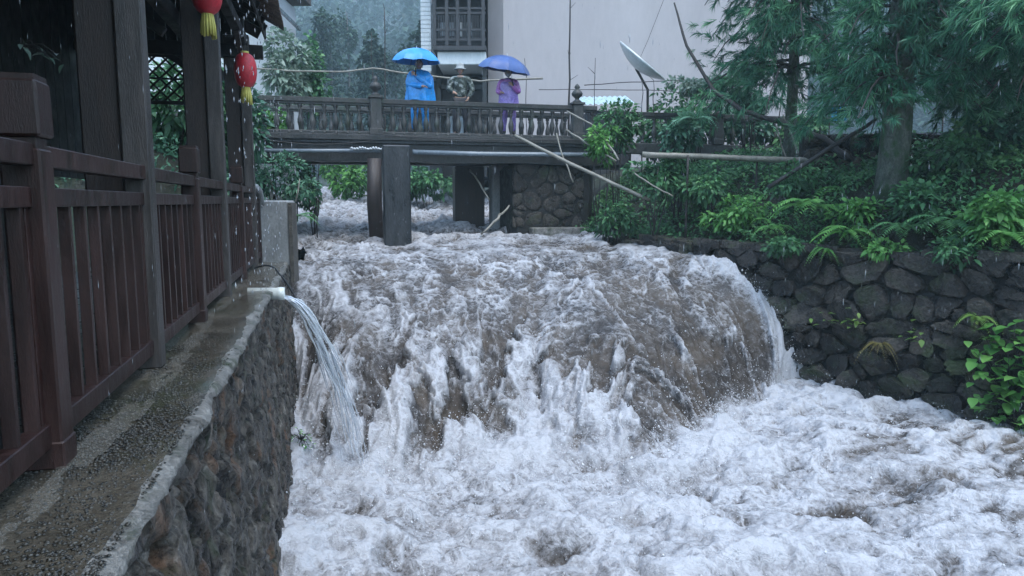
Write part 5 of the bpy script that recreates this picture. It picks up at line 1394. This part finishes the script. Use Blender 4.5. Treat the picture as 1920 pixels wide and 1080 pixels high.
# ------------------------------------------------------------------ sticks, branches, poles, dish and yard things
def stick(name, pts, rads, mat, label, cat, n=6, wob=0.0):
    pts = [Vector(p) for p in pts]; full, rr = [], []
    for i in range(len(pts) - 1):
        for k in range(4):
            f = k / 4; full.append(pts[i].lerp(pts[i + 1], f) + Vector(rng.normal(0, wob, 3))); rr.append(rads[i] + (rads[i + 1] - rads[i]) * f)
    full.append(pts[-1]); rr.append(rads[-1])
    m = MB(); m.tube(full, rr, n); return tag(m.build(name, M[mat], smooth=True), label, cat)
stick('dead_branch', [P(1265, 4, 15.6), P(1287, 85, 15.3), P(1335, 165, 15.0), P(1390, 207, 14.6), P(1470, 232, 14.2), P(1545, 262, 13.8), P(1600, 302, 13.4)], [0.018, 0.030, 0.040, 0.05, 0.055, 0.06, 0.06], 'branch', 'long bare dead branch curving up from the right bank', 'branch', 8, 0.012)
stick('stick', [P(1645, 222, 12.6), P(1560, 275, 12.8), P(1440, 352, 13.0)], [0.03, 0.04, 0.04], 'branch', 'dark straight stick crossing the dead branch', 'stick', 7, 0.008)
stick('bamboo_pole', [P(1205, 290, 14.5), P(1320, 294, 14.4), P(1470, 299, 14.2), P(1645, 304, 14.0)], [0.058, 0.058, 0.060, 0.060], 'bamboo', 'thick pale bamboo pole lying level along the right bank', 'pole', 10, 0.004)
stick('bamboo_pole', [P(966, 254, 16.3), P(1050, 297, 15.8), P(1130, 335, 15.3), P(1218, 375, 14.7)], [0.035, 0.04, 0.04, 0.035], 'bamboo', 'longest bamboo pole slanting from the bridge down to the bank', 'pole', 8, 0.006)
stick('bamboo_pole', [P(1062, 208, 16.4), P(1120, 240, 16.1), P(1160, 300, 15.2)], [0.02, 0.022, 0.02], 'bamboo', 'short bamboo pole slanting beside the right bridge post', 'pole', 7, 0.008)
stick('bamboo_pole', [P(1060, 243, 16.3), P(1110, 275, 15.9), P(1155, 302, 15.5)], [0.02, 0.024, 0.02], 'bamboo', 'bamboo pole crossing the foot of the right bridge post', 'pole', 7, 0.008)
stick('bamboo_cane', [P(1043, 250, 16.5), P(1058, 300, 16.2), P(1075, 342, 16.0)], [0.016, 0.018, 0.018], 'bamboo', 'thin bent cane hanging over the abutment', 'cane', 6, 0.01)
stick('bamboo_cane', [P(1190, 325, 14.4), P(1225, 348, 14.2), P(1262, 368, 14.0)], [0.014, 0.016, 0.014], 'bamboo', 'thin cane lying on the shrubs of the bank', 'cane', 6, 0.008)
stick('bamboo_cane', [P(1450, 220, 14.8), P(1463, 262, 14.7), P(1475, 302, 14.6)], [0.012, 0.014, 0.014], 'bamboo', 'left of two pale canes leaning by the slim conifer', 'cane', 6, 0.006)
stick('bamboo_cane', [P(1468, 215, 14.8), P(1487, 262, 14.7), P(1502, 302, 14.6)], [0.012, 0.014, 0.014], 'bamboo', 'right of two pale canes leaning by the slim conifer', 'cane', 6, 0.006)
stick('stick', [P(880, 318, 17.4), P(900, 345, 17.2), P(918, 375, 17.0)], [0.02, 0.022, 0.02], 'bamboo', 'pale stick leaning against the pier under the bridge', 'stick', 6, 0.008)
stick('driftwood', [P(900, 440, 16.2), P(935, 412, 16.4), P(955, 385, 16.7)], [0.02, 0.035, 0.02], 'bamboo', 'pale driftwood caught at the foot of the abutment', 'driftwood', 6, 0.02)
for px in (1290, 1420, 1560):
    q = P(px, 296, 14.32); stick('prop', [Vector((q.x, q.y + 0.02, gz(q.x, q.y) - 0.05)), Vector((q.x, q.y, q.z + 0.05))], [0.025, 0.022], 'branch', {1290: 'left', 1420: 'middle', 1560: 'right'}[px] + ' stake propping up the level bamboo pole', 'stake')
def sapling(px, y0, y1, Y, r, label, tw=4):
    a, b = P(px, y0, Y), P(px + rng.normal(0, 3), y1, Y); g = gz(a.x, a.y); a.z = min(a.z, g)
    e = empty('bare_sapling', a, label, 'sapling'); m = MB(); full = [a.lerp(b, k / 10) + Vector(rng.normal(0, 0.015, 3)) for k in range(11)]
    m.tube(full, [r * (1 - 0.06 * k) for k in range(11)], 6); m.build('trunk', M['branch'], e, True)
    for k in range(tw):
        p = full[rng.integers(4, 11)]; q = p + Vector((rng.normal(0, .12), 0, rng.uniform(0.08, 0.22)))
        m = MB(); m.tube([p, q], [0.009, 0.004], 4); m.build('twig', M['branch'], e)
sapling(717, 190, 15, 19.2, 0.030, 'tall bare sapling behind the middle bridge post', 5)
sapling(697, 190, 60, 19.6, 0.018, 'short bare sapling left of the middle bridge post', 3)
sapling(1067, 200, -30, 19.6, 0.040, 'tallest bare sapling, in front of the grey wall', 9)
sapling(988, 200, 108, 19.4, 0.018, 'thin stake behind the tilted umbrella', 2)
sapling(1112, 200, 110, 18.6, 0.018, 'bare twiggy sapling right of the bridge post', 7)
sapling(1206, 210, 155, 18.4, 0.02, 'thin dark stake under the dish', 2)
sapling(1229, 210, 150, 18.4, 0.02, 'dark stake right below the dish rim', 2)
stick('clothes_pole', [P(478, 128, 18.3), P(560, 134, 18.4), P(640, 134, 18.5), P(700, 128, 18.6), P(765, 138, 18.7), P(840, 146, 18.8), P(900, 152, 18.9), P(960, 149, 19.0), P(1018, 147, 19.1)], [0.022, 0.022, 0.024, 0.024, 0.024, 0.024, 0.024, 0.026, 0.028], 'bamboo', 'long wavy pole running level behind the people', 'pole', 7, 0.006)
stick('wire', [P(1095, 160, 18.9), P(1160, 155, 18.8), P(1250, 152, 18.6), P(1420, 143, 18.2), P(1540, 190, 17.5)], [0.012] * 5, 'branch', 'dark wire stretched above the right fence', 'wire', 5, 0.004)
stick('wire', [P(1010, 168, 18.9), P(1110, 168, 18.9), P(1250, 170, 18.6), P(1330, 185, 18.3)], [0.010] * 4, 'branch', 'lower dark wire behind the right bridge post', 'wire', 5, 0.004)
stick('wire', [P(1252, -20, 23), P(1215, 75, 22.5), P(1196, 118, 22.0)], [0.008] * 3, 'branch', 'thin stay wire rising from the dish across the grey wall', 'wire', 5)
wf = empty('wire_fence', P(1650, 240, 16.0), 'thin rusty rail fence behind the mossy trunk', 'fence')
MB().tube([P(1525, 202, 16.2), P(1650, 194, 16.2), P(1795, 187, 16.2)], 0.020, 6).build('rail', M['branch'], wf, True)
for px in (1540, 1770):
    q = P(px, 198, 16.2); MB().tube([q, Vector((q.x, q.y, gz(q.x, q.y)))], 0.018, 6).build('post', M['branch'], wf, True)
e = empty('blue_tarp', P(1572, 226, 17.5), 'bright blue tarp hanging behind the conifers', 'tarp'); m = MB()
for i in range(7):
    for k in range(7): m.v.append(tuple(P(1558 + k * 4.6, 200 + i * 4.4, 17.5) + Vector((0, 0.05 * math.sin(k * 2 + i), 0))))
for i in range(6):
    for k in range(6): m.f.append((i * 7 + k, i * 7 + k + 1, i * 7 + 8 + k, i * 7 + 7 + k))
m.build('sheet', M['blue_tarp'], e, True)
MB().tube([P(1556, 198, 17.52), P(1588, 199, 17.52)], 0.015, 6).build('rod', M['branch'], e)
q = P(1557, 199, 17.52); MB().tube([q, Vector((q.x, q.y, gz(q.x, q.y)))], 0.015, 6).build('post', M['branch'], e)
# dish
dc = P(1202, 117, 21.5); ax = Vector((0.62, -0.25, 0.77)).normalized(); q = ax.to_track_quat('Z', 'Y').to_matrix()
e = empty('satellite_dish', Vector((dc.x, dc.y, gz(dc.x, dc.y))), 'large white satellite dish seen edge-on before the grey wall', 'dish')
m = MB(); rr = [0.001, 0.2, 0.4, 0.6, 0.78, 0.84]; prof = [(a, 0.26 * (a / 0.84) ** 2) for a in rr] + [(0.87, 0.29), (0.86, 0.24)] + [(a, 0.26 * (a / 0.84) ** 2 - 0.035) for a in rr[::-1]]
m.lathe(dc - ax * 0.2, prof, 32, q); m.build('reflector', M['metal'], e, True)
MB().tube([dc - ax * 0.22, Vector((dc.x + 0.25, dc.y + 0.2, dc.z - 0.75)), Vector((dc.x + 0.3, dc.y + 0.2, gz(dc.x, dc.y)))], [0.04, 0.04, 0.04], 8).build('mast', M['branch'], e, True)
# pale corrugated shed roof
e = empty('shed', Vector((2.5, 19.4, 2.2)), 'low shed with a pale blue corrugated roof behind the bridge post', 'shed'); m = MB()
a0, a1 = P(1094, 196, 19.0), P(1192, 194, 19.2)
for i in range(41):
    f = i / 40
    for k in range(2):
        p = a0.lerp(a1, f) + Vector((0, 1.6 * k, 0.42 * k + 0.02 * math.sin(f * 60)))
        m.v.append(tuple(p))
for i in range(40): m.f.append((i * 2, i * 2 + 2, i * 2 + 3, i * 2 + 1))
m.build('roof_sheet', M['sheet_roof'], e, True)
MB().box(((a0.x + a1.x) / 2, 19.95, 2.6), (1.25, 1.4, 1.5)).build('wall', M['house_dark'], e)
# dark ruined wall behind the mossy trunk
e = empty('ruined_wall', P(1760, 270, 14.2), 'dark mossy stone wall behind the mossy trunk', 'wall'); a0, a1 = P(1500, 300, 14.4), P(1890, 300, 13.6)
m = MB(); c = (a0 + a1) / 2; an = math.atan2(a1.y - a0.y, a1.x - a0.x); c.z = 1.75; m.box(c, ((a1 - a0).length, 0.4, 1.0), an); m.build('wall_core', M['rmortar'], e)
dw = (a1 - a0).normalized(); dn = Vector((dw.y, -dw.x, 0))
stones(e, M['rstone'], lambda s, z, o: Vector((a0.x, a0.y, 0)) + dw * s + dn * (0.20 + o) + Vector((0, 0, z)), (0, 1.2, (a1 - a0).length, 2.27), 0.34, 1.2, 0.09, 0.014, 21)

# ------------------------------------------------------------------ hillside trees
def tree_parts(base, H, r, n, size):
    parts = []; nl = rng.integers(5, 8)
    for k in range(nl):
        f = k / (nl - 1); rr = r * (1.05 - 0.45 * f) * rng.uniform(0.8, 1.15)
        c = np.array(base) + np.array([rng.normal(0, r * 0.18), rng.normal(0, r * 0.18), H * (0.30 + 0.62 * f)])
        parts.append(cloud(c, (rr, rr, H * 0.13), n // nl, size, 6, 0.6, 0.3))
    return parts
tl = ['leftmost misty tree on the hillside by the white house', 'misty hillside tree above the left half of the balustrade', 'tall misty tree left of the bare saplings', 'misty tree directly behind the bare saplings', 'misty tree between the bare saplings and the blue umbrella', 'misty tree just left of the house balcony']
for k, (px, Y, yt, rr) in enumerate(((572, 52, 70, 1.7), (622, 66, 30, 2.6), (655, 80, 5, 2.8), (700, 58, 78, 1.9), (742, 74, 92, 2.6), (780, 60, 60, 1.8))):
    b = P(px, 200, Y); b.z = gz(b.x, b.y); H = P(px, yt, Y).z - b.z; e = empty('hill_tree', b, tl[k], 'tree', 'misty trees on the hillside')
    leaf_obj('crown', e, M['far_leaf'], tree_parts(b, H, rr, 2600, 0.42))
    MB().tube([b - Vector((0, 0, 0.3)), b + Vector((0.1, 0, H * 0.5)), b + Vector((0, 0, H * 0.95))], [0.25, 0.16, 0.04], 7).build('trunk', M['branch'], e, True)
parts = []; cnt = 0
while cnt < 800:
    a = rng.uniform(-0.55, 0.72); r = 135 + 270 * rng.uniform(0, 1) ** 1.3; x, y = math.sin(a) * r, math.cos(a) * r + 4
    if abs(x) > 260 or rng.uniform() < 0.35 + 0.9 * float(fbm(np.array([x * 0.02]), np.array([y * 0.02]), 151, 2)[0]): continue
    g = gz(x, y); parts += tree_parts((x, y, g - 0.5), rng.uniform(15, 27), rng.uniform(4, 7.0), 170, 1.7); cnt += 1
tag(leaf_obj('forest', None, M['far_leaf'], parts), 'dense misty forest covering the hillside', 'forest', kind='stuff')

# ------------------------------------------------------------------ rain dripping from the eave and falling
nd = 330
t = rng.uniform(2.0, 7.6, nd); z = rng.uniform(0.1, 3.2, nd)
l = -0.44 + rng.normal(0, 0.035, nd)
pts = np.array([tuple(W(a, b, c)) for a, b, c in zip(t, l, z)])
scatter_blobs('eave_drips', pts, rng.uniform(0.003, 0.0062, nd), M['drop'], 4.0, label='water drops falling from the pavilion eave', cat='rain')
nd = 1500
Y = rng.uniform(2.5, 13, nd); px = rng.uniform(-100, 2020, nd); py = rng.uniform(-50, 1000, nd)
pts = np.stack([(px - 960) / FPX * Y, Y, EYE + (378 - py) / FPX * Y], -1); keep = pts[:, 2] > -1.4
pts = pts[keep]; scatter_blobs('rain', pts, rng.uniform(0.0008, 0.0016, len(pts)), M['drop'], 14.0, label='fine raindrops falling over the stream', cat='rain')

# ------------------------------------------------------------------ damp air
hz = MB(); hz.add([(x, y, z) for z in (-14, 155) for x, y in ((-460, -445), (462, -445), (462, 480), (-460, 480))], [(3, 2, 1, 0), (4, 5, 6, 7), (0, 1, 5, 4), (1, 2, 6, 5), (2, 3, 7, 6), (3, 0, 4, 7)])
hm = bpy.data.materials.new('haze_air'); hm.use_nodes = True; hn = hm.node_tree.nodes; hn.clear()
ho = hn.new('ShaderNodeOutputMaterial'); hv = hn.new('ShaderNodeVolumePrincipled'); hv.inputs['Color'].default_value = (0.62, 0.82, 0.92, 1); hv.inputs['Density'].default_value = 0.0015; hv.inputs['Anisotropy'].default_value = 0.0
hm.node_tree.links.new(hv.outputs[0], ho.inputs['Volume'])
tag(hz.build('haze', hm), kind='stuff')
